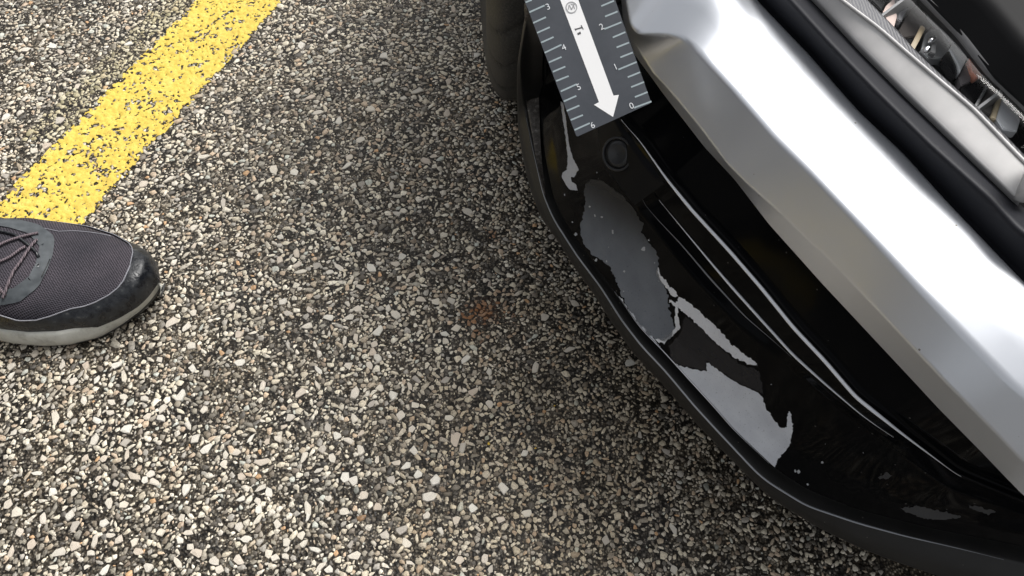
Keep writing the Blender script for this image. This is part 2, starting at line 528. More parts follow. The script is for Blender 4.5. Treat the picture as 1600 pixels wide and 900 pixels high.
# painted line: a sheet of paint lying over the stones, open where the pores stayed dark
def painted_line():
    cs = 0.0012
    u0, u1 = -0.80, 0.48
    nu = int((u1 - u0) / cs); nv = int((LW + 0.012) / cs)
    uu = u0 + np.arange(nu) * cs
    vv = -LW - 0.006 + np.arange(nv) * cs
    U, Vv = np.meshgrid(uu, vv, indexing='ij')
    X = LP[0] + U * LD[0] + Vv * LN[0]; Y = LP[1] + U * LD[1] + Vv * LN[1]
    Hh = np.full(U.shape, -0.0016)
    su = (ST_[:, :2] - LP) @ LD; sv = lat
    sel = np.where((su > u0) & (su < u1) & (sv > -LW - 0.01) & (sv < 0.01))[0]
    for k in sel:
        i, j = int((su[k] - u0) / cs), int((sv[k] + LW + 0.006) / cs)
        r = ST_[k, 2]; w_ = int(r / cs) + 2
        i0, i1, j0, j1 = max(i - w_, 0), min(i + w_ + 1, nu), max(j - w_, 0), min(j + w_ + 1, nv)
        if i1 <= i0 or j1 <= j0: continue
        d = np.sqrt((U[i0:i1, j0:j1] - su[k]) ** 2 + (Vv[i0:i1, j0:j1] - sv[k]) ** 2) / r
        top = ST_z[k] + 0.62 * r * 0.26 * np.clip(1.15 - d ** 3, -1, 1)
        top = np.where(d < 1.15, top, -1)
        Hh[i0:i1, j0:j1] = np.maximum(Hh[i0:i1, j0:j1], top)
    sm = Hh.copy()
    for _ in range(2):
        p = np.pad(sm, 1, mode='edge')
        sm = (p[:-2, 1:-1] + p[2:, 1:-1] + p[1:-1, :-2] + p[1:-1, 2:] + 2 * sm) / 6
    Z = np.maximum(sm, Hh * 0.7 + sm * 0.3) + 0.0009
    worn = vnoise(X, Y, 0.0030, 1) * 0.50 + vnoise(X, Y, 0.0078, 6) * 0.33 + vnoise(X, Y, 0.03, 3) * 0.17
    edge = np.minimum(-Vv, Vv + LW)
    crev = ss(0.0002, 0.0011, sm - Hh) * 0.17 + (Hh < -0.001) * 0.05
    keep = (worn - crev - 0.22 * (1 - ss(-0.003, 0.007, edge + 0.007 * (vnoise(X, Y, 0.009, 8) - .5)))) > 0.315
    keep &= edge > -0.004
    P = np.stack([X, Y, Z], -1).reshape(-1, 3)
    Fc = grid_faces(nu, nv)
    kf = (keep[:-1, :-1].astype(int) + keep[1:, :-1] + keep[:-1, 1:] + keep[1:, 1:]).ravel() >= 3
    Fc = Fc[kf][:, ::-1]
    used = np.unique(Fc); remap = np.full(len(P), -1); remap[used] = np.arange(len(used))
    o = mesh_obj('painted_line', P[used], remap[Fc], M_PAINT)
    o['kind'] = 'structure'; o['label'] = 'worn yellow painted parking line crossing the asphalt behind the shoe'
    return o
painted_line()

# ------------------------------------------------------------------ car front corner
R = {}
R['L0'] = [(822,23),(806,100),(803,157),(803,200),(812,253),(822,297),(840,342),(865,375),(890,415),(922,460),(950,505),(985,555),(1032,605),(1090,672),(1145,728),(1200,783),(1280,833),(1340,863),(1400,887),(1500,920),(1640,955),(2100,1050)]
R['L1'] = [(823,22),(812,100),(815,143),(823,187),(832,230),(849,304),(865,342),(902,400),(940,450),(972,501),(1002,540),(1040,580),(1085,634),(1120,672),(1182,738),(1200,753),(1260,790),(1340,817),(1413,837),(1500,857),(1600,882),(2100,990)]
R['L2'] = [(828,27),(839,57),(838,100),(842,150),(845,200),(852,253),(864,311),(880,344),(898,372),(930,417),(965,462),(1000,512),(1035,547),(1065,580),(1115,635),(1145,670),(1211,733),(1260,765),(1340,797),(1450,825),(1600,855),(2100,955)]
R['C3'] = [(905,20),(922,130),(931,180),(935,205),(937,235),(945,265),(975,302),(1015,350),(1052,397),(1095,447),(1150,505),(1205,550),(1280,612),(1360,675),(1480,762),(1600,805),(2100,900),(2360,950)]
R['R3'] = [(995,304),(1025,340),(1065,382),(1110,435),(1165,495),(1220,542),(1300,604)]
R['R2'] = [(1010,290),(1027,309),(1065,355),(1115,415),(1145,450),(1190,500),(1240,555),(1290,600),(1340,643),(1387,680),(1440,715)]
R['R1'] = [(930,10),(945,100),(956,155),(969,186),(1000,220),(1042,280),(1080,327),(1140,392),(1190,450),(1240,512),(1290,565),(1337,620),(1413,680),(1497,743),(1600,785),(2100,872),(2450,935)]
R['S0'] = [(963,-250),(966,-60),(970,0),(974,36),(992,87),(1017,120),(1039,151),(1074,196),(1100,230),(1147,280),(1200,350),(1283,443),(1430,600),(1467,640),(1533,707),(1600,777),(1680,812),(1800,835),(2100,855),(2620,930)]
R['S1'] = [(965,-250),(968,-60),(973,0),(978,36),(992,69),(1023,118),(1039,133),(1092,196),(1137,257),(1167,287),(1217,330),(1287,397),(1337,447),(1480,600),(1550,670),(1600,723),(1700,780),(1830,805),(2120,835),(2650,905)]
R['S2'] = [(968,-250),(972,-60),(977,0),(984,40),(998,55),(1043,55),(1068,60),(1083,71),(1105,95),(1150,144),(1210,213),(1267,270),(1317,323),(1383,393),(1433,447),(1583,600),(1700,700),(1850,755),(2130,795),(2660,860)]
R['S3'] = [(1070,-250),(1130,-70),(1185,0),(1264,82),(1342,171),(1413,238),(1484,316),(1600,437),(1780,590),(1930,665),(2180,715),(2750,785)]
R['B1'] = [(1100,-250),(1170,-60),(1228,0),(1289,68),(1360,142),(1449,231),(1545,316),(1585,362),(1640,400),(1830,560),(1990,630),(2230,680),(2800,750)]
R['E0'] = [(1130,-250),(1216,-60),(1276,0),(1342,71),(1413,142),(1484,210),(1591,313),(1700,400),(1880,545),(2040,605),(2280,650),(2850,720)]
Z0 = dict(L0=.16, L1=.195, L2=.205, C3=.325, R3=.334, R2=.355, R1=.39, S0=.445, S1=.468, S2=.515, S3=.522, B1=.546, E0=.55)

def rail(name, q, sig=10.0, dz=0.0, px_off=(0, 0)):
    P = np.array(R[name], float)
    Q = P @ [.6, .8]
    qd = np.arange(Q[0] - 60, Q[-1] + 60, 2.0)
    def ext(c):
        y = np.interp(qd, Q, c)
        lo = qd < Q[0]; hi = qd > Q[-1]
        y[lo] = c[0] + (qd[lo] - Q[0]) * (c[1] - c[0]) / (Q[1] - Q[0])
        y[hi] = c[-1] + (qd[hi] - Q[-1]) * (c[-1] - c[-2]) / (Q[-1] - Q[-2])
        return y
    X, Y = ext(P[:, 0]), ext(P[:, 1])
    k = np.exp(-0.5 * (np.arange(-30, 31) * 2.0 / sig) ** 2); k /= k.sum()
    def smo(a):
        pad = np.concatenate([2 * a[0] - a[30:0:-1], a, 2 * a[-1] - a[-2:-32:-1]])
        return np.convolve(pad, k, 'valid')
    X, Y = smo(X), smo(Y)
    x, y = np.interp(q, qd, X) + px_off[0], np.interp(q, qd, Y) + px_off[1]
    z = np.full(len(q), Z0[name])
    if name in ('L0', 'L1', 'L2'):
        z = z + 0.30 * (1 - ss(500, 650, q)) ** 1.2
    if name == 'C3': z = z + 0.10 * (1 - ss(520, 720, q)) - 0.055 * ss(1330, 1560, q)
    if name == 'R3': z = z - 0.03 * ss(1330, 1560, q)
    if name == 'R2': z = z - 0.03 * ss(1300, 1560, q)
    if name == 'R1': z = z + 0.06 * (1 - ss(520, 760, q)) - 0.065 * ss(1330, 1560, q)
    if name == 'S0': z = z - 0.045 * ss(1330, 1800, q)
    if name == 'S1': z = z + 0.008 * ss(900, 1300, q) - 0.045 * ss(1330, 1800, q)
    if name == 'S1': z = z + .006 * ss(1000, 1400, q)
    if name == 'S2': z = z - .010 * ss(950, 1450, q)
    if name in ('S2', 'S3', 'B1', 'E0'): z = z + 0.006 * ss(900, 1300, q) - 0.03 * ss(1330, 1800, q)
    return un(x, y, (z + dz) * H)

def outward(A):
    """horizontal unit normal pointing out of the car along a rail"""
    T = np.gradient(A, axis=0); T[:, 2] = 0
    k = np.hanning(43)[1:-1]; k /= k.sum()
    for c in (0, 1):
        T[:, c] = np.convolve(np.pad(T[:, c], 20, mode='edge'), k, 'valid')
    T /= np.linalg.norm(T, axis=1)[:, None] + 1e-9
    return np.stack([T[:, 1], -T[:, 0], T[:, 0] * 0], -1)
UP = np.array([0, 0, 1.0])

def section(curves, radii, segs=5, sub=None):
    """rounded polyline sections; returns list of curves"""
    out = [curves[0]]
    for i in range(1, len(curves) - 1):
        p, c, n = curves[i - 1], curves[i], curves[i + 1]
        r = radii[i]
        if np.isscalar(r) and r <= 0: out.append(c); continue
        a = p - c; la = np.linalg.norm(a, axis=1)[:, None] + 1e-9
        b = n - c; lb = np.linalg.norm(b, axis=1)[:, None] + 1e-9
        r = np.broadcast_to(np.asarray(r, float).reshape(-1, 1) if not np.isscalar(r) else r, la.shape)
        da = np.minimum(r, la * .42); db = np.minimum(r, lb * .42)
        A = c + a / la * da; B = c + b / lb * db
        out.append(c + a / la * np.minimum(da * 1.15, la * .48))
        for t in np.linspace(0, 1, segs):
            out.append((1 - t) ** 2 * A + 2 * t * (1 - t) * c + t * t * B)
        out.append(c + b / lb * np.minimum(db * 1.15, lb * .48))
    out.append(curves[-1])
    if sub:
        o2 = []
        for i in range(len(out) - 1):
            o2.append(out[i])
            L = np.median(np.linalg.norm(out[i + 1] - out[i], axis=1)); k = int(L / sub)
            for j in range(1, k + 1): o2.append(out[i] + (out[i + 1] - out[i]) * j / (k + 1))
        o2.append(out[-1]); out = o2
    return out

def loft(name, curves, m, parent, label=None, flip=False):
    V = np.stack(curves, 1)           # N x K x 3
    n, k, _ = V.shape
    Fc = grid_faces(n, k)
    if flip: Fc = Fc[:, ::-1]
    return adopt(mesh_obj(name, V.reshape(-1, 3), Fc.copy(), m, None, True, label), parent)

car_loc = (0.45, 0.65, 0.0)
car = empty('parked_car', 'black car front corner with a silver bumper trim and glossy bumper with painted-in reflections', 'car', car_loc)

qb = np.arange(500, 2200, 4.0)
L0, L1, L2 = rail('L0', qb), rail('L1', qb), rail('L2', qb)
OUT = outward(L1)
OUTs = outward(rail('L2', qb, 25))
for A_ in (OUT, OUTs):
    A_[qb < 650] = A_[np.argmin(abs(qb - 650))]
f = (ss(560, 640, qb))[:, None]
# lower lip
under = L0 - OUT * 0.10 + UP * -0.002
lip_curves = section([under, L0 - OUT * .004 - UP * .003, L0 * .5 + L1 * .5 + OUT * .0015, L1, L1 * .45 + L2 * .55 - UP * .0045 * f, L2 - OUTs * .006 - UP * .010],
                     [0, .004, .02, .0022, .004, 0])
lip = loft('front_lip', lip_curves, CM['plastic'], car, 'matte black plastic lip along the bottom of the bumper')
# dirty wheel-arch edge strip between seam and gloss panel
ka = qb < 760
wt = .97 - .5 * ss(640, 760, qb)[:, None]; wm = .45 - .25 * ss(640, 760, qb)[:, None]
arch = section([(L1 * .85 + L2 * .15)[ka] + UP * .002, (L1 * (1 - wm) + L2 * wm)[ka] + UP * .002 + OUT[ka] * .003, (L1 * (1 - wt) + L2 * wt - UP * .006 * (.97 - wt) / .5)[ka] + UP * .001], [0, .004, 0])
loft('arch_trim', arch, CM['dirty'], car, 'dirt speckled plastic edge of the wheel arch')

# bumper skin
C3, R1 = rail('C3', qb), rail('R1', qb)
g = (ss(846, 872, qb) * (1 - ss(1300, 1420, qb)))[:, None]
g3 = (ss(844, 866, qb) * (1 - ss(1130, 1250, qb)))[:, None]
g2 = (ss(846, 872, qb) * (1 - ss(1320, 1430, qb)))[:, None]
R3 = rail('R3', qb) * g3 + (C3 * .72 + R1 * .28) * (1 - g3)
R2 = rail('R2', qb) * g2 + (C3 * .38 + R1 * .62) * (1 - g2)
S0, S1, S2, S3 = [rail(k, qb, 8.0) for k in ('S0', 'S1', 'S2', 'S3')]
P1 = L2 * .70 + C3 * .30 - OUTs * .004
V1 = R3 * .2 + R2 * .8 - OUTs * .005 * g
V2 = R2 * .25 + R1 * .75 - OUTs * .005 * g
top = S0 - OUTs * .012 + UP * .008
T1_ = R1 - OUTs * .006 + UP * .001
skin_curves = section([L2 - OUTs * .010 - UP * .008, L2, P1, C3, R3, V1, R2, V2, R1, T1_ , top],
                      [0, .0016, .03, .0025, .0022, .002, .0022, .003, .0019, .004, 0], segs=6)
kb = qb > 505
skin = loft('bumper_panel', [c_[kb] for c_ in skin_curves], CM['gloss'], car, 'glossy black bumper panel with painted-in reflections, paint chips and three grooves')

# pale tubes added along the creases to colour in their highlights
def highlight(name, base, q0, q1, r, m, lift=0.0005, taper=170):
    k = (qb >= q0) & (qb <= q1)
    q = qb[k]; rr = r * np.clip(np.minimum((q - q0), (q1 - q)) / taper, .12, 1)
    V, Fc = tube([Vector(p_) for p_ in (base[k] + OUTs[k] * lift * .6 + UP * lift * .4)], list(rr), 8)
    return adopt(mesh_obj(name, V, Fc, m, None), car)
m_b1, _, _ = mat('bright_highlight', (0.84, 0.87, 0.92), 0.35, metal=.15)
m_b2, _, _ = mat('dim_highlight', (0.26, 0.27, 0.29), 0.35, metal=.5)
highlight('ridge_highlight', R1, 730, 1496, .0013, m_b1)
highlight('ridge_highlight', R2, 868, 1385, .0010, m_b1)
highlight('ridge_highlight', R3, 848, 1190, .0008, m_b2)
highlight('edge_highlight', L1, 640, 1640, .0009, mat('edge_sheen', (0.36, 0.38, 0.41), 0.3, metal=.8)[0], .0004)
highlight('edge_highlight', L2, 940, 1300, .0005, m_b1, .0001)
# sky reflections and highlights painted on as tone patches; chips and scratches are wear
pcurves = section([L2 - OUTs * .010 - UP * .008, L2, P1, C3, R3], [0, .0016, .03, .0025, 0], segs=6)
PC = np.stack(pcurves[6:19], 1)      # from the rounded lower edge to the crease
def patch(name, polys, colour, label, fade=None, qlim=(600, 1600), jit=1.6, lift=0.00025, step=0.55):
    q = np.arange(qlim[0], qlim[1], step)
    K = PC.shape[1]
    G = np.stack([[np.interp(q, qb, PC[:, j, c_]) for c_ in range(3)] for j in range(K)], 0)   # K,3,Nq
    tl = np.linspace(0, K - 1, 300)
    # even spacing over the face rather than over control curves
    Lc = np.concatenate([[0], np.cumsum(np.linalg.norm(np.diff(PC[150], axis=0), axis=1))]); Lc /= Lc[-1]
    tt = np.linspace(0, 1, 260); ti = np.interp(tt, Lc, np.arange(K))
    i0 = np.clip(np.floor(ti).astype(int), 0, K - 2); fr = (ti - i0)[:, None, None]
    GG = (G[i0] * (1 - fr) + G[i0 + 1] * fr).transpose(2, 0, 1)       # Nq, T, 3
    n = np.cross(np.gradient(GG, axis=0), np.gradient(GG, axis=1)); n /= np.linalg.norm(n, axis=2)[..., None] + 1e-12
    view = np.array([0, 0, H]) - GG
    n *= np.sign((n * view).sum(2))[..., None]
    px, py = proj(GG)
    X, Y = GG[..., 0], GG[..., 1] + GG[..., 2]
    jx = (vnoise(px, py, 5, 3) - .5) * jit * 2.2 + (vnoise(px, py, 2, 5) - .5) * jit
    jy = (vnoise(px, py, 5, 7) - .5) * jit * 2.2 + (vnoise(px, py, 2, 9) - .5) * jit
    keep = np.zeros(px.shape, bool)
    for pl in polys: keep |= inside(px + jx, py + jy, pl)
    Pp = (GG + n * lift).reshape(-1, 3)
    Fc = grid_faces(*px.shape)
    kf = (keep[:-1, :-1] & keep[1:, 1:]).ravel()
    Fc = Fc[kf]
    if len(Fc) == 0: return None
    used = np.unique(Fc); remap = np.full(len(Pp), -1); remap[used] = np.arange(len(used))
    col = np.tile(np.array(colour, float), (len(used), 1))
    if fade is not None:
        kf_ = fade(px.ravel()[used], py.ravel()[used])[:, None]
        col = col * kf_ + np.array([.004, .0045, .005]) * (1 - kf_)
    o = mesh_obj(name, Pp[used], remap[Fc], CM['sheen_wear'], None, True, label)
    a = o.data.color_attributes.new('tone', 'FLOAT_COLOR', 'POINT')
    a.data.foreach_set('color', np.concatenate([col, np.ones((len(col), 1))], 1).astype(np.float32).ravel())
    o.parent = skin
    o.matrix_parent_inverse = Matrix.Identity(4)
    # skin itself carries the car offset through its parent inverse
    return o
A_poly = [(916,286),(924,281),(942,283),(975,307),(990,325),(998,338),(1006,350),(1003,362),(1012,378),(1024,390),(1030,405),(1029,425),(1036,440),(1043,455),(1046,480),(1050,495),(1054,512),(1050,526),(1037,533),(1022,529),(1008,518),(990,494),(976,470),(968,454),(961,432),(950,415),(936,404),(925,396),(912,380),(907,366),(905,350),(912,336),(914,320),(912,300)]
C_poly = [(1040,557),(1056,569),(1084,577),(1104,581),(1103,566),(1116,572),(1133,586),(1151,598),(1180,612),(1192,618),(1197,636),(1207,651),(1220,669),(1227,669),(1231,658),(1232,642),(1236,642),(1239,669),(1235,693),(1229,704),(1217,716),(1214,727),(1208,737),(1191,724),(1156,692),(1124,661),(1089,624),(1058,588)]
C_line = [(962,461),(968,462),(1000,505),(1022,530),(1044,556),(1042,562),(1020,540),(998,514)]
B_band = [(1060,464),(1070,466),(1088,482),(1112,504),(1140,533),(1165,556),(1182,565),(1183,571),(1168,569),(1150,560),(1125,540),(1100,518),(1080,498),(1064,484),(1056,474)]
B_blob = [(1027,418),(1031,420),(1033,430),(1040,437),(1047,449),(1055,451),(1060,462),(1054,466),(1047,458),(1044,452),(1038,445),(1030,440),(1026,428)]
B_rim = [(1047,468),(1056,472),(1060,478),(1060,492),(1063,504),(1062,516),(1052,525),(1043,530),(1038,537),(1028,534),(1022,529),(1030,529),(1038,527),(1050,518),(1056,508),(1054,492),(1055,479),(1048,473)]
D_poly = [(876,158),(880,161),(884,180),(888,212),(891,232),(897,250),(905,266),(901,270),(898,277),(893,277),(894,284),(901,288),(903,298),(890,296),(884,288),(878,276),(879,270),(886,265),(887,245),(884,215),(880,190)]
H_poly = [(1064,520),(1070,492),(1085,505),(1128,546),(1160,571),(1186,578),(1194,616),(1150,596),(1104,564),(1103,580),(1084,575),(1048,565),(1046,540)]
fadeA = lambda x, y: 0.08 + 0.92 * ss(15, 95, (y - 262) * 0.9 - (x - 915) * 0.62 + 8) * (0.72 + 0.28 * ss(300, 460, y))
patch('sheen_patch', [A_poly], (0.165, 0.185, 0.215), 'mid grey patch of painted-in sky reflection, ragged edges', fadeA, (690, 1130))
patch('sheen_patch', [C_poly, C_line], (0.66, 0.69, 0.74), 'large pale grey painted-in sky reflection at the lower bumper edge', None, (900, 1400))
patch('sheen_patch', [B_band], (0.78, 0.80, 0.84), 'pale curved streak of painted-in sky reflection', None, (960, 1220))
patch('sheen_rim', [B_blob, B_rim], (0.80, 0.82, 0.85), 'white painted-in rim of the mid grey reflection', None, (900, 1120))
patch('sheen_patch', [D_poly], (0.55, 0.57, 0.61), 'small pale hooked highlight painted in near the wheel arch', None, (600, 830), jit=.5)
patch('sheen_mark', [H_poly], (0.011, 0.013, 0.019), 'dull bluish painted-in reflection between the pale patches', None, (950, 1240), lift=0.00015)
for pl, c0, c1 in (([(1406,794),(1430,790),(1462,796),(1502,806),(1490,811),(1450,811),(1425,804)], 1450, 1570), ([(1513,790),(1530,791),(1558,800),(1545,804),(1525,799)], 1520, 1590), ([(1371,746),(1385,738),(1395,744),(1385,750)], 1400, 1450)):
    patch('sheen_mark', [pl], (.055, .057, .06), None, None, (c0, c1), lift=.0002)  # faint sky reflections painted on as grey marks
chips = []
rc = random.Random(5)
for (x, y, s) in [(1006,388,4),(1014,375,2),(932,406,3),(948,408,2),(930,337,2),(941,339,2),(958,362,3),(883,304,1.5),(922,323,1.5),(976,424,2),(951,386,1.2),(895,347,1.5),(900,366,3),(1205,600,1.3),(1285,722,2.5),(1248,737,3),(1243,735,3),(1262,757,2.5),(1290,694,1),(1349,707,1.2),(975,455,1.2),(1023,410,1.5),(933,270,1.2),(1213,700,1.0)]:
    n_ = rc.randint(5, 7)
    chips.append([(x + s * rc.uniform(.6, 1.3) * math.cos(6.283 * i / n_), y + s * rc.uniform(.6, 1.3) * math.sin(6.283 * i / n_)) for i in range(n_)])
patch('scratch', [[(1079,431),(1100,449),(1122,470),(1152,501),(1153,502),(1121,472),(1098,450)], [(1048,385),(1056,398),(1055,399)]], (0.30, 0.31, 0.33), None, None, (960, 1110), jit=.3, lift=.0003)
for pl in chips:
    cq = pl[0][0] * .6 + pl[0][1] * .8
    patch('paint_chip', [pl], (0.42, 0.44, 0.46), None, None, (cq - 16, cq + 16), jit=.5, lift=0.0004)

# sensor cover on the upper left of the bumper
def surf_point(px, py, zguess=0.27, push=0.0):
    """point on the bumper skin at pixel px,py"""
    V = np.stack(skin_curves, 1).reshape(-1, 3)
    X, Y = proj(V)
    d = (X - px) ** 2 + (Y - py) ** 2
    k = np.argsort(d)[:4]
    return V[k].mean(0)
scen = Vector(surf_point(967, 243))
iq = int((0.6 * 967 + 0.8 * 243 - 500) / 4)
tv = Vector(R1[iq] - C3[iq]); tu = Vector(R1[iq + 12] - R1[iq - 12]).normalized()
sn = tu.cross(tv).normalized()
if sn.dot(Vector((0, 0, H)) - scen) < 0: sn = -sn
sn = (sn * .55 + (Vector((0, 0, H)) - scen).normalized() * .45).normalized(); scen = scen + sn * .0062
sax = (tu - sn * tu.dot(sn)).normalized(); say = sn.cross(sax)
kc = (qb > 700) & (qb < 856)
co_ = (OUTs * .0026 + UP * .0006)[kc] * (1 - ss(820, 856, qb[kc]))[:, None] * ss(700, 716, qb[kc])[:, None]
cA, cB = C3[kc], (C3 * .10 + R1 * .90)[kc]
def disc_lathe(prof, seg=56, squash=1.0):
    V, Fc = [], []
    for (r, h) in prof:
        for k in range(seg):
            a = 2 * math.pi * k / seg
            V.append(scen + sax * (r * math.cos(a)) + say * (r * math.sin(a) * squash) + sn * h)
    for i in range(len(prof) - 1):
        for k in range(seg):
            k2 = (k + 1) % seg
            Fc.append((i * seg + k, i * seg + k2, (i + 1) * seg + k2, (i + 1) * seg + k))
    return V, Fc
m_s, _, _ = mat('sensor_disc', (0.022, 0.023, 0.025), 0.28)
m_, t_, b_ = mat('sensor_plastic', (0.0075, 0.008, 0.0095), 0.4, spec=.2); b_.inputs['IOR'].default_value = 1.3
loft('sensor_cover', section([cA + UP * .0005, cA + (cB - cA) * .10 + co_, cA + (cB - cA) * .93 + co_, cB], [0, .002, .002, 0]), m_, car)
V, Fc = disc_lathe([(.0145, -.003), (.0145, .0012), (.0139, .0019), (.0131, .0019), (.0125, .0014), (.0122, -.001)])
adopt(mesh_obj('sensor_ring', V, Fc, m_s, None), car)
V, Fc = disc_lathe([(.0119, -.001), (.0110, .0005), (.0100, .0008), (.0092, .0012), (.0087, .0016), (.0080, .0013), (.0004, .0011)])
adopt(mesh_obj('parking_sensor', V, Fc, m_s, None, True, 'round black parking sensor in the bumper'), car)

# silver trim
qs = np.arange(372, 2200, 4.0)
s0, s1, s2, s3 = [rail(k, qs, 4.0 if k == 'S2' else 7.0) for k in ('S0', 'S1', 'S2', 'S3')]
so = outward(rail('S1', qs, 25))
lf = (1 - ss(640, 760, qs))[:, None]
mid = (s2 * .45 + s3 * .55 + UP * .0035) * (1 - lf) + (s2 * .60 + s3 * .40 + UP * .034) * lf
sil = section([s0 - so * .02 + UP * .004, s0, s1, s2, mid, s3, s3 - so * .003 - UP * .012],
              [0, .001, .0016, .0028, .03, .003, 0], segs=7)
loft('silver_trim', sil, CM['silver'], car, 'broad satin silver trim bar with a sharp crease')
# satin strip between trim and lamp
bq, eq = rail('B1', qs, 9), rail('E0', qs, 9)
strip = section([s3 - so * .001 - UP * .011, s3 - so * .006 - UP * .006, bq + UP * .0035 + so * .001, eq - UP * .004, eq - so * .012 - UP * .012], [0, .003, .005, .004, 0])
loft('trim_strip', strip, CM['satin'], car, 'satin black strip with a soft ridge below the lamp')
# upper body panel beyond the lamp
R['A0'] = [(1280,-250),(1390,-70),(1458,0),(1504,46),(1554,110),(1604,156),(1664,215),(1724,290),(1880,430),(2060,510),(2330,565),(2900,640)]
R['A1'] = [(1640,-480),(1740,-300),(1810,-230),(1850,-180),(1900,-120),(1950,-70),(2010,-10),(2080,60),(2250,240),(2500,520)]
Z0['A0'] = .580
a0 = rail('A0', qs, 12)
A1 = a0 - so * .16 + UP * .03
A2 = a0 - so * .50 + UP * .14
A3 = a0 - so * 1.1 + UP * .32
loft('hood_panel', section([a0 - so * .012 - UP * .02, a0 - UP * .004, a0 - so * .012 + UP * .016, A1, A2, A3], [0, .0015, .006, .08, .1, 0]), mat('hood_edge_black', (.006, .0062, .007), .55, spec=.15)[0], car)
# lamp
E0b = eq; lampk = (qs < 1212)
def lampc(c_): return c_[lampk]
R['E1'] = [(1180,-250),(1256,-60),(1310,0),(1371,46),(1420,89),(1520,174),(1595,252),(1700,350)]
Z0['E1'] = .562
R['E2'] = R['A0']; Z0['E2'] = .574
e1 = rail('E1', qs, 8); e2 = rail('E2', qs, 8)
lamp = None
bez = section([lampc(eq) - so[lampk] * .004 - UP * .008, lampc(eq), lampc(eq) * .80 + lampc(e1) * .20 + UP * .0012, lampc(e1) + UP * .001, lampc(e1) - so[lampk] * .004 - UP * .006],
              [0, .0012, .006, .0015, 0])
lamp = loft('fog_lamp', bez, CM['bezel'], car, 'long clear lamp in a pale grey bezel')
# bezel end cap curling up at the outer corner
def sub_adopt(o, par, label=None):
    o.parent = par; o.matrix_parent_inverse = Matrix.Identity(4)
    if label: o['label'] = label
    return o
def cart(px, py, z, inn=0.0):
    k = int(np.clip((0.6 * px + 0.8 * py - 372) / 4, 0, len(qs) - 1))
    return Vector(un(px, py, z * H)) - Vector(so[k]) * inn
cp = [cart(1585, 312, .553), cart(1594, 309, .557), cart(1604, 300, .562), cart(1622, 270, .572), cart(1640, 235, .585), cart(1650, 215, .6)]
V, Fc = tube(cp, [.0015, .0035, .005, .0065, .007, .007], 10)
sub_adopt(mesh_obj('bezel_corner', V, Fc, CM['bezel'], None), lamp)
# fine line between bezel and lens
V, Fc = tube([Vector(p) + Vector((0, 0, .0015)) for p in e1[(qs > 700) & lampk][::3]], .0011, 6)
sub_adopt(mesh_obj('lens_seal', V, Fc, CM['bezel'], None), lamp)
# ribbed shelf just inside
fs = (.16 + .15 * (1 - ss(760, 960, qs)))[:, None]
sh = section([e1 - UP * .001, e1 * (1 - fs) + e2 * fs - so * .003 - UP * .003, e1 * (.98 - fs) + e2 * (.02 + fs) - so * .022 - UP * .020], [0, .001, 0])
sub_adopt(loft('ribbed_shelf', [lampc(c_) for c_ in sh], CM['ribbed'], car), lamp)
bpy.data.objects['ribbed_shelf'].matrix_parent_inverse = Matrix.Identity(4)
# housing behind
hb = [e1 - so * .002 - UP * .012, e1 * .6 + e2 * .4 - so * .040 - UP * .020, e1 * .3 + e2 * .7 - so * .045, e2 - so * .012 - UP * .001]
ho = loft('lamp_housing', [lampc(c_) for c_ in hb], CM['dark'], car); sub_adopt(ho, lamp)
# top rim
V, Fc = tube([Vector(p) for p in (e2 * .965 + e1 * .035)[lampk & (qs > 520)][::2]], .0042, 8)
sub_adopt(mesh_obj('lamp_rim', V, Fc, mat('lamp_rim_grey', (.20, .20, .205), .45, spec=.3)[0], None), lamp)
# reflector bowls, fins, bulbs
def bowl(qa, qc, depth, tilt, name='reflector', t0=.17, t1=.90, m_=None, up=0.0):
    i0, i1 = [int((v - 372) / 4) for v in (qa, qc)]
    n, m = 16, 12
    V = []
    for i in range(n):
        k = i0 + (i1 - i0) * i / (n - 1); ka_, kb_ = int(k), min(int(k) + 1, len(qs) - 1); fr = k - ka_
        E1_ = e1[ka_] * (1 - fr) + e1[kb_] * fr; E2_ = e2[ka_] * (1 - fr) + e2[kb_] * fr; o_ = so[ka_]
        for j in range(m):
            t = t0 + (t1 - t0) * j / (m - 1)
            x = 2 * i / (n - 1) - 1; y = 2 * j / (m - 1) - 1
            dd = depth * (1 - .8 * x * x) * (1 - .7 * y * y) * (1 + tilt * x)
            V.append(E1_ * (1 - t) + E2_ * t - o_ * (dd * .4 + .004) - UP * (dd * 1.3 + .014))
    return sub_adopt(mesh_obj(name, V, grid_faces(n, m), m_ or CM['chrome'], None), lamp)
for qa, qc, dp, tl in ((640, 745, .030, .2), (752, 838, .024, -.3), (846, 905, .030, .5), (912, 972, .026, -.4), (980, 1046, .030, .4), (1052, 1120, .026, -.2), (1128, 1200, .026, .1)):
    bowl(qa, qc, dp, tl)
mf_ = mat('fin_grey', (.22, .22, .22), .4)[0]
for qf in (842, 1049):
    k = int((qf - 372) / 4); E1_, E2_, o_ = e1[k], e2[k], so[k]; tn = (e1[k + 2] - e1[k]); tn = tn / np.linalg.norm(tn) * .0009
    a = E1_ * .82 + E2_ * .18 - o_ * .003 - UP * .004; b2 = E1_ * .08 + E2_ * .92 - o_ * .003 - UP * .004
    c2, d2 = b2 - o_ * .028 - UP * .022, a - o_ * .028 - UP * .022
    V = [x + s * tn for s in (-1, 1) for x in (a, b2, c2, d2)]
    Fc = [(0, 1, 2, 3), (7, 6, 5, 4), (0, 4, 5, 1), (1, 5, 6, 2), (2, 6, 7, 3), (3, 7, 4, 0)]
    sub_adopt(mesh_obj('reflector_fin', V, Fc, mf_, None, False), lamp)
